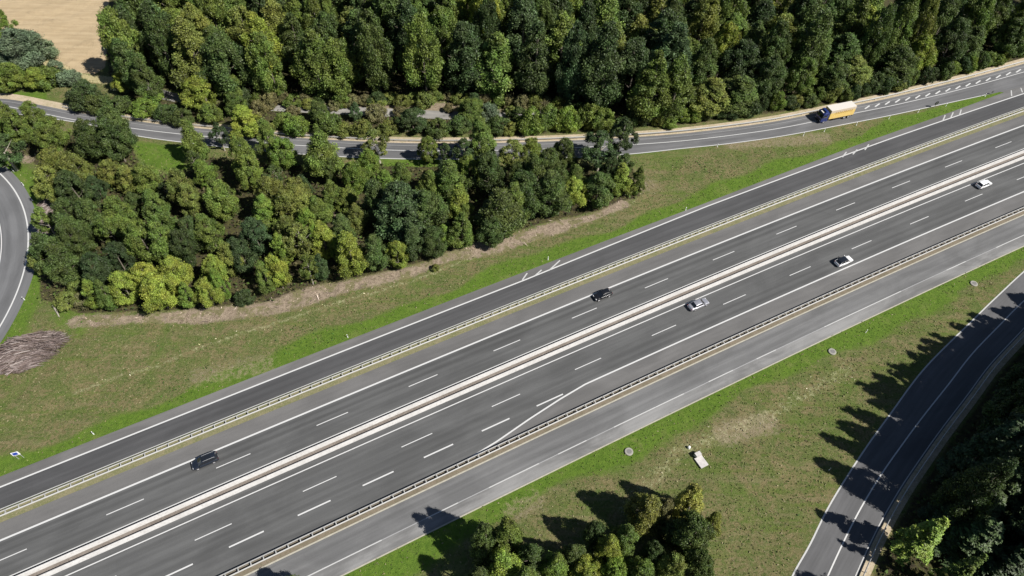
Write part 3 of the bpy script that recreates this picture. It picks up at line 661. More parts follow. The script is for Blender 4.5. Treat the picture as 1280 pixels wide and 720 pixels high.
def crown_conifer(h, Rr, n, ls):
    Pos = []; Nn = []; nb = int(h*7)
    for i in range(nb):
        z = 1.2+(h-1.4)*(i/nb)**.95; r = Rr*(1-z/h)**.85*rng.uniform(.75, 1.12)+.15; a = rng.uniform(0, 6.283); k = max(6, int(n/nb*(.35+1.3*(1-z/h))))
        t = rng.random(k)**.6; wv = rng.normal(0, .13+.16*t*r/3, k)
        x = t*r; dz = -.28*t*r+.10*(t**2)*r
        ca, sa_ = math.cos(a), math.sin(a)
        Pos.append(np.c_[x*ca-wv*sa_, x*sa_+wv*ca, z+dz+rng.normal(0, .08, k)])
        q_ = np.c_[np.full(k, ca*.35), np.full(k, sa_*.35), np.full(k, .9)]+rng.normal(0, .35, (k, 3)); Nn.append(q_)
    Pos = np.vstack(Pos); Nn = np.vstack(Nn); Nn /= np.linalg.norm(Nn, axis=1)[:, None]; n = len(Pos)
    V, F = leaf_quads(Pos, Nn, ls*rng.uniform(.6, 1.3, n), .45); return V, F, np.repeat(np.clip(.5+.22*rng.normal(size=n), 0, 1), 4)
def trunk_mb(h, r, z0, nlimb, spread, lean=0):
    q = MB(); pts = [(0, 0, -.2), (lean*.3, .05*h*.1, h*.3), (lean*.7, 0, h*.6), (lean, 0, h*.88)]
    q.tube(pts, [r*1.25, r*.85, r*.5, r*.12], 8)
    for i in range(nlimb):
        a = i*2.4+rng.uniform(-.4, .4); z = z0+(h*.78-z0)*(i+.3)/nlimb; L = spread*rng.uniform(.5, .85)*(1-.4*(z/h)); f = z/h
        b0 = (lean*f, 0, z); q.tube([b0, (b0[0]+math.cos(a)*L*.5, math.sin(a)*L*.5, z+L*.35), (b0[0]+math.cos(a)*L, math.sin(a)*L, z+L*.8)], [r*.45*(1-f*.5), r*.28*(1-f*.5), r*.06], 6)
    return q
PROTO = {}
def make_proto(key, kind, h, Rr, z0, nl, n, ls, **k):
    if kind == 'conifer': V, F, t = crown_conifer(h, Rr, n, ls)
    else: V, F, t = crown_broad(h, Rr, z0, nl, n, ls, **k)
    c_ = mesh_np('crown', V, F, M['needle' if kind == 'conifer' else 'leaf'], tint=t)
    tk = trunk_mb(h, .014*h+.05 if kind != 'bush' else .05, max(z0, .4), 7 if kind != 'conifer' else 0, Rr).build('trunk' if kind != 'bush' else 'stem', M['palebark'] if k.get('top', 0) == .45 else M['bark'])
    COL.objects.unlink(c_); COL.objects.unlink(tk); PROTO[key] = (c_.data, tk.data, h, Rr, kind)
for i in range(5): make_proto('round%d' % i, 'tree', 10, 4.2, .8, 95, 30000, .125, ir=.21, peak=.42, taper=.55)
for i in range(5): make_proto('tall%d' % i, 'tree', 10, 2.5, .3, 120, 30000, .088, ir=.23, peak=.36, taper=.72, vz=1.25)
for i in range(3): make_proto('airy%d' % i, 'tree', 10, 3.0, 2.2, 60, 11000, .115, ir=.19, peak=.45, taper=.6, top=.45)
for i in range(3): make_proto('bush%d' % i, 'bush', 3, 2.2, .0, 60, 11000, .095, ir=.24, peak=.45, taper=.45)
for i in range(3): make_proto('conifer%d' % i, 'conifer', 10, 2.3, 0, 0, 14000, .13)
make_proto('hedge0', 'bush', 3, 2.6, .0, 70, 13000, .10, ir=.22, peak=.4, taper=.35)
COLS = {'dark green': (.066, .094, .024), 'deep green': (.048, .073, .023), 'mid green': (.104, .140, .028), 'fresh green': (.130, .182, .030), 'yellow-green': (.180, .210, .034),
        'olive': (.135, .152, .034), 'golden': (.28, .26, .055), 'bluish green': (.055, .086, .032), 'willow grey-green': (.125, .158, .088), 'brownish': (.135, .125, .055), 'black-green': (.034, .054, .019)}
TREES = []   # (x, y, h, r, key, color, zone, special label)
def proj(x, y, z):
    d = np.array([x, y, z-CH]); w_ = d@np.array([0, math.cos(CP), -math.sin(CP)])
    a, b_ = CF*d[0]/w_, -CF*(d@np.array([0, math.sin(CP), math.cos(CP)]))/w_
    c, s = math.cos(CR), math.sin(CR); return 640+c*a+s*b_, 360-s*a+c*b_
def T_px(u, v, rpx, fam, col, zone, h=None, asp=None, lab=None):
    "tree whose crown centre the photo shows at (u,v) with radius rpx"
    hc = (h or 11)*.58; p = P(u, v, hc); q = P(u+10, v, hc); mpp = np.linalg.norm(q-p)/10; r = rpx*mpp*(1.14 if fam != 'conifer' else 1.0)
    if zone == Zm and rpx >= 24 and fam == 'round' and not lab:      # a big crown in the photo is two or three trees grown together
        a0 = rng.uniform(0, 6.28)
        for k in range(2 if rpx < 29 else 3):
            a = a0+k*6.283/(2 if rpx < 29 else 3)
            TREES.append([p[0]+math.cos(a)*r*.46, p[1]+math.sin(a)*r*.5, (h or 11)*rng.uniform(.88, 1.06), r*.66, 'tall' if rng.random() < .35 else 'round', col, zone, None])
        return
    TREES.append([p[0], p[1], h or 11, r, fam, col, zone, lab])
Zm = 'the wood beside the motorway'
for t in [(199, 350, 33, 'round', 'yellow-green', 9.5), (261, 350, 25, 'round', 'yellow-green', 9), (154, 359, 19, 'round', 'yellow-green', 9), (77, 314, 30, 'round', 'dark green', 12), (98, 276, 30, 'round', 'dark green', 12),
          (132, 330, 27, 'round', 'black-green', 11), (195, 292, 30, 'round', 'mid green', 13), (146, 278, 27, 'round', 'mid green', 12), (232, 298, 24, 'round', 'deep green', 12), (74, 213, 31, 'round', 'olive', 11), (92, 234, 18, 'round', 'deep green', 11),
          (130, 166, 31, 'round', 'dark green', 13), (62, 167, 26, 'round', 'mid green', 10), (30, 152, 24, 'round', 'mid green', 10), (242, 172, 15, 'tall', 'mid green', 13), (273, 168, 11, 'airy', 'deep green', 9), (308, 202, 26, 'round', 'mid green', 12),
          (232, 240, 25, 'round', 'olive', 11), (277, 248, 22, 'round', 'mid green', 11), (150, 216, 24, 'round', 'olive', 9), (181, 222, 20, 'round', 'mid green', 9), (310, 303, 28, 'round', 'bluish green', 12), (345, 338, 16, 'round', 'yellow-green', 10), (375, 303, 20, 'airy', 'olive', 12), (404, 297, 16, 'tall', 'yellow-green', 11),
          (437, 312, 20, 'tall', 'yellow-green', 13), (355, 247, 30, 'round', 'olive', 12), (402, 188, 24, 'tall', 'mid green', 14), (450, 210, 24, 'round', 'fresh green', 10), (506, 255, 36, 'tall', 'bluish green', 16), (496, 318, 14, 'round', 'yellow-green', 8), (471, 181, 18, 'airy', 'olive', 10), (537, 262, 25, 'tall', 'dark green', 14),
          (575, 248, 17, 'tall', 'yellow-green', 12), (576, 285, 17, 'tall', 'mid green', 11), (541, 300, 16, 'round', 'dark green', 9), (623, 260, 30, 'tall', 'dark green', 14), (612, 288, 18, 'round', 'dark green', 9), (672, 230, 34, 'round', 'dark green', 14), (643, 250, 20, 'tall', 'mid green', 13),
          (717, 238, 18, 'round', 'yellow-green', 9), (747, 236, 21, 'round', 'dark green', 10), (777, 222, 15, 'tall', 'yellow-green', 10), (750, 188, 24, 'airy', 'deep green', 12), (775, 170, 17, 'airy', 'deep green', 14), (695, 194, 24, 'round', 'dark green', 11), (664, 187, 14, 'round', 'yellow-green', 9), (643, 192, 18, 'airy', 'olive', 10),
          (603, 170, 17, 'tall', 'mid green', 14), (534, 186, 14, 'round', 'mid green', 8), (581, 188, 14, 'airy', 'deep green', 9), (558, 190, 9, 'airy', 'deep green', 7), (5, 190, 26, 'airy', 'deep green', 10), (-10, 150, 26, 'round', 'mid green', 11), (375, 255, 18, 'tall', 'olive', 11), (432, 248, 16, 'round', 'mid green', 7), (470, 250, 20, 'tall', 'dark green', 14),
          (355, 190, 18, 'round', 'fresh green', 9), (333, 170, 14, 'tall', 'mid green', 11), (365, 290, 18, 'round', 'olive', 10), (425, 285, 16, 'tall', 'dark green', 10), (470, 310, 17, 'tall', 'dark green', 11), (515, 300, 16, 'tall', 'deep green', 11), (115, 355, 14, 'round', 'deep green', 7), (262, 290, 20, 'round', 'mid green', 11), (290, 320, 16, 'round', 'olive', 10),
          (700, 225, 15, 'round', 'dark green', 10), (760, 215, 14, 'round', 'deep green', 10), (650, 220, 15, 'round', 'dark green', 11), (610, 215, 22, 'round', 'dark green', 12), (560, 220, 20, 'tall', 'mid green', 12), (585, 210, 16, 'round', 'mid green', 9)]:
    T_px(*t[:5], Zm, t[5])
for (u, v, r, fam, c_, h, lab) in [(305, 371, 12, 'bush', 'deep green', 3.0, 'dark round bush standing alone on the brown brash strip'), (82, 376, 15, 'bush', 'olive', 3.2, 'straggly olive bush between the loop road and the brash strip'), (105, 372, 13, 'bush', 'brownish', 2.8, 'brownish bush at the left end of the brash strip'),
                         (95, 358, 12, 'bush', 'mid green', 3, 'mid green bush under the corner of the wood near the loop road'), (545, 334, 5, 'bush', 'olive', 1.6, 'tiny olive bush on the brash strip in front of the wood')]:
    T_px(u, v, r, fam, c_, 'the brash strip', h, lab=lab)
Zh = 'the belt beyond the ramp'
for t in [(100, 120, 20, 'bush', 'deep green', 5), (60, 95, 18, 'bush', 'mid green', 5), (152, 104, 15, 'bush', 'willow grey-green', 4), (120, 128, 16, 'bush', 'dark green', 4), (150, 133, 17, 'bush', 'dark green', 4), (178, 135, 17, 'bush', 'fresh green', 4), (205, 140, 15, 'bush', 'dark green', 4), (190, 122, 13, 'bush', 'fresh green', 4), (228, 145, 14, 'bush', 'dark green', 4),
          (253, 113, 26, 'round', 'yellow-green', 9), (285, 112, 18, 'round', 'mid green', 9), (262, 142, 14, 'bush', 'mid green', 5), (305, 148, 20, 'tall', 'yellow-green', 9), (330, 160, 12, 'bush', 'olive', 4), (322, 133, 10, 'bush', 'brownish', 4), (352, 150, 13, 'bush', 'mid green', 4), (368, 158, 16, 'bush', 'fresh green', 5), (396, 137, 13, 'tall', 'dark green', 7), (410, 155, 18, 'bush', 'mid green', 5),
          (444, 137, 8, 'tall', 'bluish green', 6), (470, 140, 14, 'bush', 'brownish', 4), (455, 160, 13, 'bush', 'olive', 4), (485, 160, 12, 'bush', 'olive', 3.5), (516, 150, 20, 'round', 'deep green', 7), (548, 158, 15, 'bush', 'dark green', 4), (575, 156, 15, 'bush', 'dark green', 4), (588, 136, 19, 'round', 'mid green', 6), (612, 140, 12, 'bush', 'willow grey-green', 5), (622, 154, 14, 'bush', 'dark green', 4), (640, 160, 10, 'bush', 'olive', 3),
          (668, 150, 17, 'hedge', 'fresh green', 6), (690, 145, 17, 'hedge', 'mid green', 6), (712, 148, 17, 'hedge', 'fresh green', 6), (735, 145, 17, 'hedge', 'mid green', 6), (755, 148, 16, 'bush', 'mid green', 6), (778, 156, 14, 'bush', 'dark green', 4), (430, 160, 12, 'bush', 'olive', 3), (295, 128, 14, 'round', 'mid green', 7), (650, 143, 12, 'bush', 'dark green', 4)]:
    T_px(*t[:5], Zh, t[5])
for i_, x_ in enumerate(range(292, 770, 15)):
    v_ = np.interp(x_, [292, 430, 560, 640, 700, 770], [122, 124, 121, 127, 131, 148])+rng.uniform(-3, 3)
    T_px(x_, v_, rng.uniform(8, 13), 'bush', ['deep green', 'brownish', 'dark green', 'olive', 'mid green'][rng.integers(0, 5)], 'the bushes behind the gravel track', rng.uniform(2.5, 5))
for x_, v_, r_ in ((300, 124, 10), (338, 127, 9), (385, 128, 10), (420, 130, 9), (435, 127, 8), (500, 139, 9), (275, 128, 9), (366, 138, 9), (560, 134, 7), (640, 138, 8), (470, 126, 12)):
    T_px(x_, v_, r_, 'bush', 'brownish' if r_ % 2 else 'olive', 'the bushes behind the gravel track', 2.4)
Zf = 'the clump by the straw field'
for t in [(22, 62, 34, 'round', 'willow grey-green', 12), (44, 96, 17, 'round', 'yellow-green', 6), (12, 95, 20, 'round', 'mid green', 8), (70, 84, 13, 'bush', 'willow grey-green', 4), (4, 28, 16, 'round', 'fresh green', 9), (-25, 60, 30, 'round', 'mid green', 11), (84, 98, 14, 'bush', 'willow grey-green', 4), (-30, 100, 22, 'bush', 'mid green', 5), (55, 60, 15, 'bush', 'willow grey-green', 5), (105, 108, 12, 'bush', 'bluish green', 4)]:
    T_px(*t[:5], Zf, t[5])
Zb = 'the copse at the bottom'
for t in [(610, 676, 20, 'tall', 'dark green', 15), (640, 672, 22, 'tall', 'mid green', 16), (628, 705, 24, 'tall', 'fresh green', 13), (662, 692, 18, 'tall', 'dark green', 12), (742, 668, 15, 'round', 'deep green', 9), (759, 684, 17, 'tall', 'yellow-green', 10), (784, 674, 17, 'tall', 'mid green', 10), (716, 690, 16, 'tall', 'dark green', 9), (692, 708, 22, 'tall', 'fresh green', 10), (811, 640, 24, 'tall', 'olive', 12), (830, 634, 14, 'tall', 'brownish', 11),
          (866, 630, 20, 'tall', 'golden', 12), (868, 672, 30, 'round', 'dark green', 12), (893, 656, 12, 'tall', 'olive', 9), (845, 710, 20, 'round', 'olive', 9), (733, 716, 22, 'round', 'yellow-green', 8), (768, 714, 20, 'round', 'fresh green', 8), (880, 706, 20, 'round', 'dark green', 10), (600, 725, 22, 'tall', 'dark green', 12), (660, 730, 22, 'tall', 'mid green', 12), (802, 718, 20, 'round', 'mid green', 9), (362, 738, 22, 'round', 'dark green', 8), (835, 665, 16, 'round', 'deep green', 8), (818, 690, 15, 'round', 'deep green', 8)]:
    T_px(*t[:5], Zb, t[5])
def dmin(x, y): return min((math.hypot(x-t[0], y-t[1])/max(t[3], 1.5) for t in TREES), default=9)
# slim edge trees standing right behind the brash strip
fe = sway(PP([(108, 388), (150, 386), (205, 388), (250, 383), (330, 374), (405, 351), (470, 339), (525, 325), (610, 296), (690, 274), (745, 262), (792, 246)]), 3.3)
for (u_, v_, r_, f_, c_, h_) in ((395, 262, 17, 'tall', 'mid green', 9), (330, 262, 18, 'tall', 'fresh green', 10), (415, 240, 15, 'tall', 'mid green', 9), (480, 225, 15, 'tall', 'fresh green', 8), (445, 270, 14, 'tall', 'olive', 9), (540, 228, 16, 'tall', 'mid green', 9), (190, 255, 16, 'tall', 'mid green', 10), (255, 215, 15, 'tall', 'fresh green', 8), (350, 308, 14, 'tall', 'fresh green', 10), (330, 345, 13, 'tall', 'mid green', 9), (385, 335, 13, 'airy', 'mid green', 9), (500, 215, 13, 'tall', 'mid green', 7)):
    T_px(u_, v_, r_, f_, c_, Zm, h_)
for p_ in fe:
    p_ = p_+rng.uniform(-1, 1, 2)+np.array([0, .8])
    near_ = min(math.hypot(p_[0]-t[0], p_[1]-t[1])/(t[3]+.6) for t in TREES)
    if near_ < .8: continue
    TREES.append([p_[0], p_[1], rng.uniform(7, 10.5), rng.uniform(1.7, 2.6), rng.choice(['tall', 'tall', 'airy', 'round']), rng.choice(['dark green', 'mid green', 'deep green', 'olive', 'fresh green']), Zm, None])
# fill the middle wood
mn, mx = WOOD_MID.min(0), WOOD_MID.max(0); cnt = 0; tries = 0
while cnt < 20 and tries < 9000:
    tries += 1; x, y = rng.uniform(mn, mx)
    if sdist(np.array([x]), np.array([y]), WOOD_MID)[0] < 1.5: continue
    if min(math.hypot(x-t[0], y-t[1]) for t in TREES) < 3.3: continue
    u_, v_ = proj(x, y, 7)
    if v_ < 192 and (u_ < 320 or 480 < u_ < 640): continue
    if math.hypot(*(np.array([x, y])-P(428, 272))) < 2.5 or math.hypot(*(np.array([x, y])-P(205, 196))) < 6: continue
    TREES.append([x, y, rng.uniform(6, 9.5), rng.uniform(2.2, 3.2), rng.choice(['round', 'round', 'tall', 'airy']), rng.choice(['dark green', 'mid green', 'mid green', 'olive', 'deep green', 'fresh green']), Zm, None]); cnt += 1
# the big wood beyond the ramp: jittered rows
Zt = 'the upper wood'
edge = WOOD_TOP[:14]
for row in range(6):
    yoff = 2.6 + row*8.2
    e = sway(edge, 1.0); x = e[0, 0]+(row % 2)*4.5-2
    while x < 212:
        ye = np.interp(x, e[:, 0], e[:, 1]) if x < e[-1, 0] else e[-1, 1]
        px, py = x+rng.uniform(-2, 2), ye+yoff+rng.uniform(-1.8, 1.8)+(2.5 if x > 45 else 0)
        right = px > 45
        h = (rng.uniform(21, 27) if not right else (rng.uniform(11, 16) if row == 0 else rng.uniform(16, 23)))
        if px < -55: h = rng.uniform(19, 22)
        r = rng.uniform(4.8, 7.4) if not right else rng.uniform(4.2, 6.8)
        if py < 246 and sdist(np.array([px]), np.array([py]), FIELD)[0] < -5 and min(proj(px-r*.75, py, h*q_)[0] for q_ in (.2, .4, .6)) > 126:
            c_ = rng.choice(['dark green', 'mid green', 'deep green', 'bluish green', 'olive', 'yellow-green'], p=[.34, .32, .16, .06, .09, .03])
            if right: c_ = rng.choice(['dark green', 'mid green', 'deep green', 'olive', 'yellow-green', 'fresh green'], p=[.30, .30, .15, .13, .07, .05])
            if rng.random() < .45: h *= rng.uniform(.72, .92); r *= 1.12
            TREES.append([px, py, h, r, 'tall' if rng.random() < .5 else 'round', c_, Zt, None])
        x += rng.uniform(8.6, 11.2) if not right else rng.uniform(8.0, 10.4)
for (u_, v_, r_, f_, c_, h_) in ((160, 78, 20, 'tall', 'dark green', 17), (158, 40, 20, 'tall', 'deep green', 19), (166, 12, 22, 'tall', 'mid green', 20), (152, 100, 12, 'round', 'yellow-green', 7), (182, 95, 16, 'tall', 'dark green', 14)):
    T_px(u_, v_, r_, f_, c_, Zt, h_)
# shrubs along the foot of that wood, right half
Zs = 'the bushes fronting the upper wood'
l = sway(PP([(790, 165), (850, 158), (900, 151), (950, 145), (1000, 138), (1060, 128), (1120, 115), (1180, 101), (1240, 86), (1300, 70)]), 3.4)
for i, p in enumerate(l):
    TREES.append([p[0]+rng.uniform(-.8, .8), p[1]+rng.uniform(.5, 3.2), rng.uniform(3, 5.5), rng.uniform(2.0, 3.0), 'bush', rng.choice(['dark green', 'mid green', 'deep green', 'olive', 'fresh green']), Zs, None])
# dark wood at the lower right
Zr = 'the shaded lower right wood'
rl = offs(ssr, -1.0)
for row, (off, hh, rr, stp) in enumerate(((5.5, (19, 23), 3.6, 4.4), (10, (26, 30), 4.2, 4.8), (16, (29, 33), 4.8, 5.4), (24, (29, 34), 5.2, 6.2), (33, (29, 34), 5.4, 7), (43, (29, 33), 5.4, 8))):
    l = resamp(offs(rl, -off), 400); L = np.r_[0, np.cumsum(np.linalg.norm(np.diff(l, axis=0), axis=1))]; s = row*2.0
    while s < L[-1]:
        x, y = np.interp(s, L, l[:, 0]), np.interp(s, L, l[:, 1]); s += stp*rng.uniform(.8, 1.2)
        if y < 16 or y > 118: continue
        k_ = 1.0
        if y > 66: k_ = max(.62, 1-(y-66)*.018)
        if y < 44: k_ = .46 if row < 2 else .84         # lower trees towards the bottom of the photo
        if min(math.hypot(x-q_[0], y-q_[1]) for q_ in (P(1158, 672, 9.9), P(1205, 712, 8.1))) < 6.5: continue
        q_ = P(1170, 690, 8.5); al = (x-q_[0])*.88-(y-q_[1])*.475; lat = abs((x-q_[0])*.475+(y-q_[1])*.88)
        if 3 < al < 30 and lat < 6.5: k_ = min(k_, .38)      # gap through which the sun reaches the two bright conifers
        TREES.append([x+rng.uniform(-1, 1), y+rng.uniform(-1, 1), rng.uniform(*hh)*k_, rr*rng.uniform(.95, 1.35), 'conifer' if (row > 0 or rng.random() < .3) else 'tall', rng.choice(['black-green', 'black-green', 'deep green']), Zr, None])  # leaf colours darkened, so part of the wood's shade is in the colour
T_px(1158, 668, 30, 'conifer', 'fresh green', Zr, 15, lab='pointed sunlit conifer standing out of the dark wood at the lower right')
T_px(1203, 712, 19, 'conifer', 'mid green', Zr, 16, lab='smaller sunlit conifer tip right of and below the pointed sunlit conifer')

def ordn(n): return '%d%s' % (n, 'th' if 10 <= n % 100 <= 20 else {1: 'st', 2: 'nd', 3: 'rd'}.get(n % 10, 'th'))
ROWN = ['front', 'second', 'third', 'fourth', 'fifth', 'sixth', 'rearmost']
zones = {}
for t in TREES: zones.setdefault(t[6], []).append(t)
def visible(t, m=60):
    "does any of the crown fall in the frame, or stand near enough to shade it"
    for hz in (t[2], t[2]*.4):
        k = CH/(CH-hz); x, y = t[0]*k, t[1]*k
        zc = CF  # project ground point
        f_ = np.array([0, math.cos(CP), -math.sin(CP)]); up = np.array([0, math.sin(CP), math.cos(CP)]); d = np.array([x, y, -CH]); w_ = d@f_
        u, v = 640+CF*d[0]/w_, 360-CF*(d@up)/w_
        if -m < u < 1280+m and -m < v < 720+m: return True
    return False
def vtop(t, q=.72):
    hz = t[2]*q; k = CH/(CH-hz); d = np.array([t[0]*k, t[1]*k, -CH]); w_ = d@np.array([0, math.cos(CP), -math.sin(CP)])
    return 360-CF*(d@np.array([0, math.sin(CP), math.cos(CP)]))/w_
cnt = 0
for zn, ts in zones.items():
    if zn == Zt: ts = [t for t in ts if visible(t, 25) and vtop(t) > -36]
    elif zn not in (Zr, Zb): ts = [t for t in ts if visible(t)]
    nrow = max(1, min(7, round(math.sqrt(len(ts)/5)))) if len(ts) > 12 else 1
    ts.sort(key=lambda t: t[1] if zn != Zr else -t[0]+t[1]*.6)
    if zn == Zs: nrow = 1
    per = math.ceil(len(ts)/nrow)
    for ri in range(nrow):
        rowt = sorted(ts[ri*per:(ri+1)*per], key=lambda t: t[0])
        for k, (x, y, h, r, fam, col, z_, lab) in enumerate(rowt):
            n_var = {'round': 5, 'tall': 5, 'airy': 3, 'bush': 3, 'conifer': 3, 'hedge': 1}[fam]
            cm, tm, h0, r0, kind = PROTO['%s%d' % (fam, cnt % n_var)]; cnt += 1
            nm = {'bush': 'bush', 'conifer': 'conifer_tree', 'tree': 'broadleaf_tree'}[kind]
            kw = {'bush': 'bush', 'conifer': 'conifer', 'tree': {'round': 'round-crowned tree', 'tall': 'slender-crowned tree', 'airy': 'thin-crowned tree'}.get(fam, 'tree')}[kind]
            root = empty(nm, (x, y, 0), rng.uniform(0, 6.28))
            if kind == 'tree': root.rotation_euler = (rng.normal(0, .03), rng.normal(0, .03), rng.uniform(0, 6.28))
            root.scale = (r/r0, r/r0*rng.uniform(.92, 1.08), h/h0)
            lb = lab or (f"{col} {kw}, {ordn(k+1)} from left in {zn}" if nrow == 1 else f"{col} {kw}, {ordn(k+1)} from left in {ROWN[ri] if ri < nrow-1 or nrow == 1 else 'rearmost'} row of {zn}")
            tag(root, lb, 'bush' if kind == 'bush' else 'tree', ('bushes of ' if kind == 'bush' else 'trees of ')+zn)
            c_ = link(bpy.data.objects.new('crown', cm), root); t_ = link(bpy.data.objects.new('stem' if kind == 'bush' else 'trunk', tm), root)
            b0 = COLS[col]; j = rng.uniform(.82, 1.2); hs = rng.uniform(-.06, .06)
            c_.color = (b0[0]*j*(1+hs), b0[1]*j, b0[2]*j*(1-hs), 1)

# ------------------------------------------------------------ vehicles
def lerp(t, xs, ys): return float(np.interp(t, xs, ys))
def make_car(name, label, cat, L, W, H, paint_, style, roofmat=None, rails=False):
    root = empty(name, (0, 0, 0), 0, label, cat); hw = W/2
    # stations along the length, +x is the front
    st = {'estate': dict(x=[-.5, -.485, -.44, -.30, -.05, .17, .30, .44, .485, .5], top=[.62, .92, .95, .95, .94, .93, .86, .74, .62, .5]),
          'hatch': dict(x=[-.5, -.485, -.44, -.30, -.05, .17, .30, .44, .485, .5], top=[.60, .88, .92, .92, .90, .88, .82, .70, .60, .48]),
          'sedan': dict(x=[-.5, -.485, -.44, -.30, -.05, .17, .30, .44, .485, .5], top=[.62, .86, .92, .94, .90, .88, .82, .72, .60, .48])}[style]
    sc_w = [.80, .90, .96, 1, 1, 1, .99, .93, .86, .74]; sc_b = [.34, .26, .20, .18, .17, .17, .18, .2, .26, .32]
    if style == 'sedan': tops = st['top']
    rings = []
    for x, tp, ww, bt in zip(st['x'], st['top'], sc_w, sc_b):
        w_ = hw*ww; X_ = x*L
        rings.append([(X_, -w_*.86, bt), (X_, -w_*.97, bt+.12), (X_, -w_, .52), (X_, -w_*.965, tp-.10), (X_, -w_*.88, tp-.015), (X_, -w_*.5, tp+.025), (X_, 0, tp+.035),
                      (X_, w_*.5, tp+.025), (X_, w_*.88, tp-.015), (X_, w_*.965, tp-.10), (X_, w_, .52), (X_, w_*.97, bt+.12), (X_, w_*.86, bt)])
    q = MB(); q.loft(rings); q.build('body', paint_, root)
    cab = {'estate': [(-.485, .94), (-.44, H-.06), (-.30, H), (.02, H-.01), (.09, H-.06), (.255, .88)], 'hatch': [(-.47, .90), (-.36, H-.10), (-.22, H-.01), (.0, H), (.07, H-.05), (.25, .84)],
           'sedan': [(-.37, .90), (-.235, H-.05), (-.15, H-.005), (.02, H), (.08, H-.04), (.255, .85)]}[style]
    # greenhouse: glass hull, roof and pillars
    def rg(x, z, grow=0, wtop=.70, wbot=.86):
        f = (z-.9)/(H-.9); w_ = hw*(wbot+(wtop-wbot)*max(0, min(1, f)))+grow
        return x*L, w_, z
    q = MB(); ringsg = []
    for x, z in cab:
        X_, w_, z_ = rg(x, z); wl = hw*.87
        ringsg.append([(X_, -wl, .86), (X_, -w_, z_-.03), (X_, -w_*.9, z_), (X_, 0, z_+.02), (X_, w_*.9, z_), (X_, w_, z_-.03), (X_, wl, .86)])
    q.loft(ringsg, sm=False); q.build('windows', M['glass'], root)
    q = MB(); rr = []
    for x, z in cab[1:-1]:
        X_, w_, z_ = rg(x, z, .012); rr.append([(X_, -w_-.01, z_-.075), (X_, -w_, z_-.02), (X_, -w_*.88, z_+.018), (X_, 0, z_+.04), (X_, w_*.88, z_+.018), (X_, w_, z_-.02), (X_, w_+.01, z_-.075), (X_, 0, z_-.06)])
    q.loft(rr); q.build('roof', roofmat or paint_, root)
    q = MB()
    for sy in (-1, 1):
        for (xa, za), (xb, zb) in ((cab[0], cab[1]), (cab[-1], cab[-2])):
            A_ = rg(xa, za); B_ = rg(xb, zb); q.cyl((A_[0], sy*hw*.87, A_[2]-.03), (B_[0], sy*(B_[1]+.005), B_[2]-.02), .045, n=6)
        B_ = rg(-.12, H-.03); q.cyl((-.10*L, sy*hw*.885, .88), (-.115*L, sy*(B_[1]+.008), H-.05), .035, n=6)
    q.build('pillar', paint_, root)
    for sx in (.315, -.295):
        for sy in (-1, 1):
            wr = empty_wheel(root, sx*L, sy*(hw-.10), .33 if H < 1.6 else .36, sy)
    for sy in (-1, 1):
        q = MB(); q.box((.455*L, sy*hw*.62, .64), (.22, .34, .13), taper=(.6, .9)); q.build('headlight', M['lamp'], root)
        q = MB(); q.box((-.478*L, sy*hw*.70, .78), (.12, .26, .16)); q.build('tail_light', M['red'], root)
        q = MB(); q.box((.205*L, sy*(hw+.07), .95), (.14, .17, .12)); q.build('wing_mirror', paint_, root)
    q = MB(); q.box((-.497*L, 0, .55), (.03, .52, .12)); q.build('number_plate', M['white'], root)
    q = MB(); q.box((.492*L, 0, .42), (.05, W*.6, .16)); q.build('grille', M['black'], root)
    if rails:
        for sy in (-1, 1):
            q = MB(); q.tube([(-.40*L, sy*hw*.62, H-.03), (-.36*L, sy*hw*.63, H+.06), (0, sy*hw*.64, H+.07), (.04*L, sy*hw*.63, H)], [.025]*4, 6); q.build('roof_rail', M['steel'], root)
        q = MB(); q.box((-.10*L, 0, H+.046), (.34*L, hw*.85, .012)); q.build('sunroof', M['glass'], root)
    return root
def empty_wheel(root, x, y, r, sy, w_=.2):
    q = MB(); q.cyl((x, y-w_/2, r), (x, y+w_/2, r), r, n=20); ty = q.build('wheel', M['rubber'], root)
    q = MB(); q.cyl((x, y+sy*(w_/2-.01), r), (x, y+sy*(w_/2+.012), r), r*.66, n=16)
    for k in range(5):
        a = 2*math.pi*k/5; q.box((0, 0, 0), (r*.5, .02, .06), Matrix.Translation((x+math.cos(a)*r*.35, y+sy*(w_/2+.02), r+math.sin(a)*r*.35)) @ Matrix.Rotation(-a, 4, 'Y'))
    q.build('rim', M['rim'], ty); return ty
def put(o, S_, off_, rev):
    p = R(S_, off_); o.location = (p[0], p[1], ZR); o.rotation_euler = (0, 0, Rdir(S_)+(math.pi if rev else 0))
c1 = make_car('estate_car', 'blue-black estate car with silver roof rails on the upper carriageway, near the lower left', 'car', 4.6, 1.84, 1.55, M['car_navy'], 'estate', rails=True); put(c1, -61.2, .75, True)
c2 = make_car('hatchback_car', 'small black hatchback in the middle of the photo by the upper carriageway edge line', 'car', 4.25, 1.78, 1.5, M['car_black'], 'hatch'); put(c2, 22.6, .95, True)
c3 = make_car('sedan_car', 'silver saloon car beside the concrete barrier on the lower carriageway', 'car', 4.8, 1.84, 1.46, M['car_silver'], 'sedan'); put(c3, 39.6, -10.35, False)
c4 = make_car('hatchback_car', 'white car with a black roof on the lower carriageway close to the hard shoulder line', 'car', 4.4, 1.82, 1.5, M['car_white'], 'hatch', roofmat=M['glass']); put(c4, 76.6, -14.75, False)
c5 = make_car('hatchback_car', 'all white hatchback on the lower carriageway near the right photo edge', 'car', 4.3, 1.8, 1.5, M['car_white'], 'hatch'); put(c5, 127.0, -10.35, False)
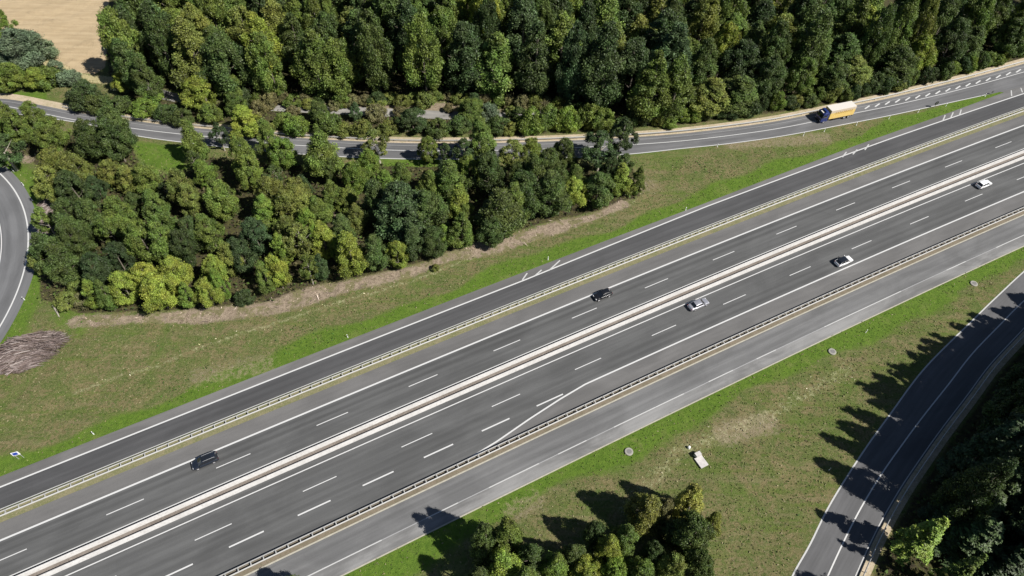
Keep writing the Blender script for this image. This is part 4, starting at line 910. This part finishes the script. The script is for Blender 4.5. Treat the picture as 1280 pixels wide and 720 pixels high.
# truck
tk = empty('truck', (0, 0, 0), 0, 'truck with dark blue cab and yellow box body with white roof, driving down the ramp', 'truck')
def bx(name, c_, d, mat, par=tk, taper=(1, 1), bev=0):
    q = MB(); q.box(c_, d, taper=taper); o = q.build(name, mat, par)
    if bev: mo = o.modifiers.new('b', 'BEVEL'); mo.width = bev; mo.segments = 2
    return o
# +x is the front; total length about 10.4 m
q = MB(); q.loft([[(x, -w, z0), (x, -w, z1), (x, w, z1), (x, w, z0)] for x, w, z0, z1 in ((2.95, 1.22, .5, 3.1), (3.2, 1.24, .45, 3.2), (4.7, 1.24, .45, 3.05), (5.05, 1.22, .45, 1.75), (5.12, 1.16, .5, 1.3))], sm=False); cb = q.build('cab', M['truck_blue'], tk)
mo = cb.modifiers.new('b', 'BEVEL'); mo.width = .07; mo.segments = 2
q = MB(); q.add([(4.76, -1.06, 2.80), (4.76, 1.06, 2.80), (5.085, 1.08, 1.80), (5.085, -1.08, 1.80), (4.70, -1.06, 2.82), (4.70, 1.06, 2.82), (5.02, 1.08, 1.78), (5.02, -1.08, 1.78)], [(0, 3, 2, 1), (4, 5, 6, 7), (0, 1, 5, 4), (1, 2, 6, 5), (2, 3, 7, 6), (3, 0, 4, 7)]); q.build('windscreen', M['glass'], cb)
for sy in (-1, 1):
    bx('side_window', (4.1, sy*1.235, 2.15), (.95, .03, .75), M['glass'], cb); bx('headlight', (5.09, sy*.9, .85), (.09, .35, .22), M['lamp'], cb); bx('wing_mirror', (4.95, sy*1.42, 2.2), (.12, .2, .6), M['black'], cb)
bx('air_deflector', (3.75, 0, 3.35), (1.3, 2.0, .5), M['truck_blue'], tk, (.55, .9), .06); bx('roof_marker_panel', (4.55, 0, 3.12), (.35, 1.1, .1), M['truck_roof'], cb)
bx('grille', (5.13, 0, 1.1), (.05, 1.5, .5), M['black'], cb); bx('bumper', (5.1, 0, .6), (.2, 2.45, .4), M['car_navy'], cb, bev=.04)
body = bx('box_body', (-1.25, 0, 2.35), (7.9, 2.5, 2.7), M['truck_yellow'], bev=.03)
bx('box_roof', (-1.25, 0, 3.725), (7.92, 2.52, .07), M['truck_roof'], body, bev=.02)
bx('upper_side_panel', (-1.25, -1.262, 3.30), (7.85, .02, .78), simple('trailer_cream', (.54, .45, .34), .5, var=.12, scale=.8), body); bx('upper_side_panel', (-1.25, 1.262, 3.30), (7.85, .02, .78), bpy.data.materials['trailer_cream'], body)
bx('rear_door', (-5.215, 0, 2.35), (.03, 2.4, 2.6), simple('trailer_door', (.70, .55, .25), .5), body)
for sy in (-1, 1):   # row of brown characters on each side, too small to read in the photograph
    q = MB(); x = -3.9
    for k, w_ in enumerate((.42, .30, .42, .36, .42, .18, .42, .40, .36)):
        hh_ = .62 if k % 3 else .72
        for (ox, oz, dx, dz) in ((-w_*.42, 0, .10, hh_), (w_*.1, hh_*.42, w_*.8, .10), (w_*.1, -hh_*(.1 if k % 2 else .42), w_*.8, .10)): q.box((x+ox, sy*1.275, 2.75+oz), (dx, .012, dz))
        x += .62
    q.build('lettering', M['truck_letter'], body)
bx('chassis', (-.4, 0, .82), (9.2, .9, .3), M['chassis'])
for sy in (-1, 1): bx('side_guard', (-.7, sy*1.12, .72), (3.6, .05, .42), M['chassis'])
bx('underride_bar', (-5.1, 0, .6), (.12, 2.3, .16), M['chassis'])
for x in (3.95, -2.6, -3.9):
    for sy in (-1, 1): empty_wheel(tk, x, sy*1.07, .50, sy, .3)
a = P(1016, 152.6); b_ = P(1062, 143.2); dd = b_-a; heading = math.atan2(-dd[1], -dd[0]); mid = P(1041, 147.7)
nrm = np.array([-math.sin(heading), math.cos(heading)]); tk.location = (mid[0], mid[1], .02); tk.rotation_euler = (0, 0, heading)

# ------------------------------------------------------------ light, sky, camera
EL = math.radians(46); sunv = Vector((.87, -.47, 0)).normalized()*math.cos(EL)+Vector((0, 0, math.sin(EL)))
ld = bpy.data.lights.new('sun', 'SUN'); ld.energy = 5.0; ld.angle = math.radians(.53); ld.color = (1, .96, .90)
lo = link(bpy.data.objects.new('sun', ld)); lo.rotation_euler = (-sunv).to_track_quat('-Z', 'Y').to_euler(); lo.location = (60, -30, 90)
w = bpy.data.worlds.new('World'); sc.world = w; w.use_nodes = True; nt = w.node_tree; bg = nt.nodes['Background']
sk = nt.nodes.new('ShaderNodeTexSky'); sk.sky_type = 'NISHITA'; sk.sun_disc = False; sk.air_density = .8; sk.dust_density = .4; sk.sun_elevation = EL; sk.sun_rotation = math.atan2(sunv.x, sunv.y)
nt.links.new(sk.outputs[0], bg.inputs[0]); bg.inputs[1].default_value = .05
cd = bpy.data.cameras.new('camera'); cam = link(bpy.data.objects.new('camera', cd)); cd.sensor_width = 36; cd.lens = CF/1280*36; cd.clip_end = 6000; cd.clip_start = .5
Rv = Vector((1, 0, 0)); Fv = Vector((0, math.cos(CP), -math.sin(CP))); Uv = Vector((0, math.sin(CP), math.cos(CP)))
Xc = Rv*math.cos(CR)-Uv*math.sin(CR); Yc = Rv*math.sin(CR)+Uv*math.cos(CR); Zc = -Fv
cam.matrix_world = Matrix(((Xc.x, Yc.x, Zc.x, 0), (Xc.y, Yc.y, Zc.y, 0), (Xc.z, Yc.z, Zc.z, CH), (0, 0, 0, 1)))
sc.camera = cam
vs = sc.view_settings; sc.display_settings.display_device = 'sRGB'; vs.view_transform = 'Standard'; vs.look = 'None'; vs.exposure = .6; vs.gamma = 1
sc.cycles.max_bounces = 6; sc.cycles.diffuse_bounces = 3; sc.cycles.transmission_bounces = 2
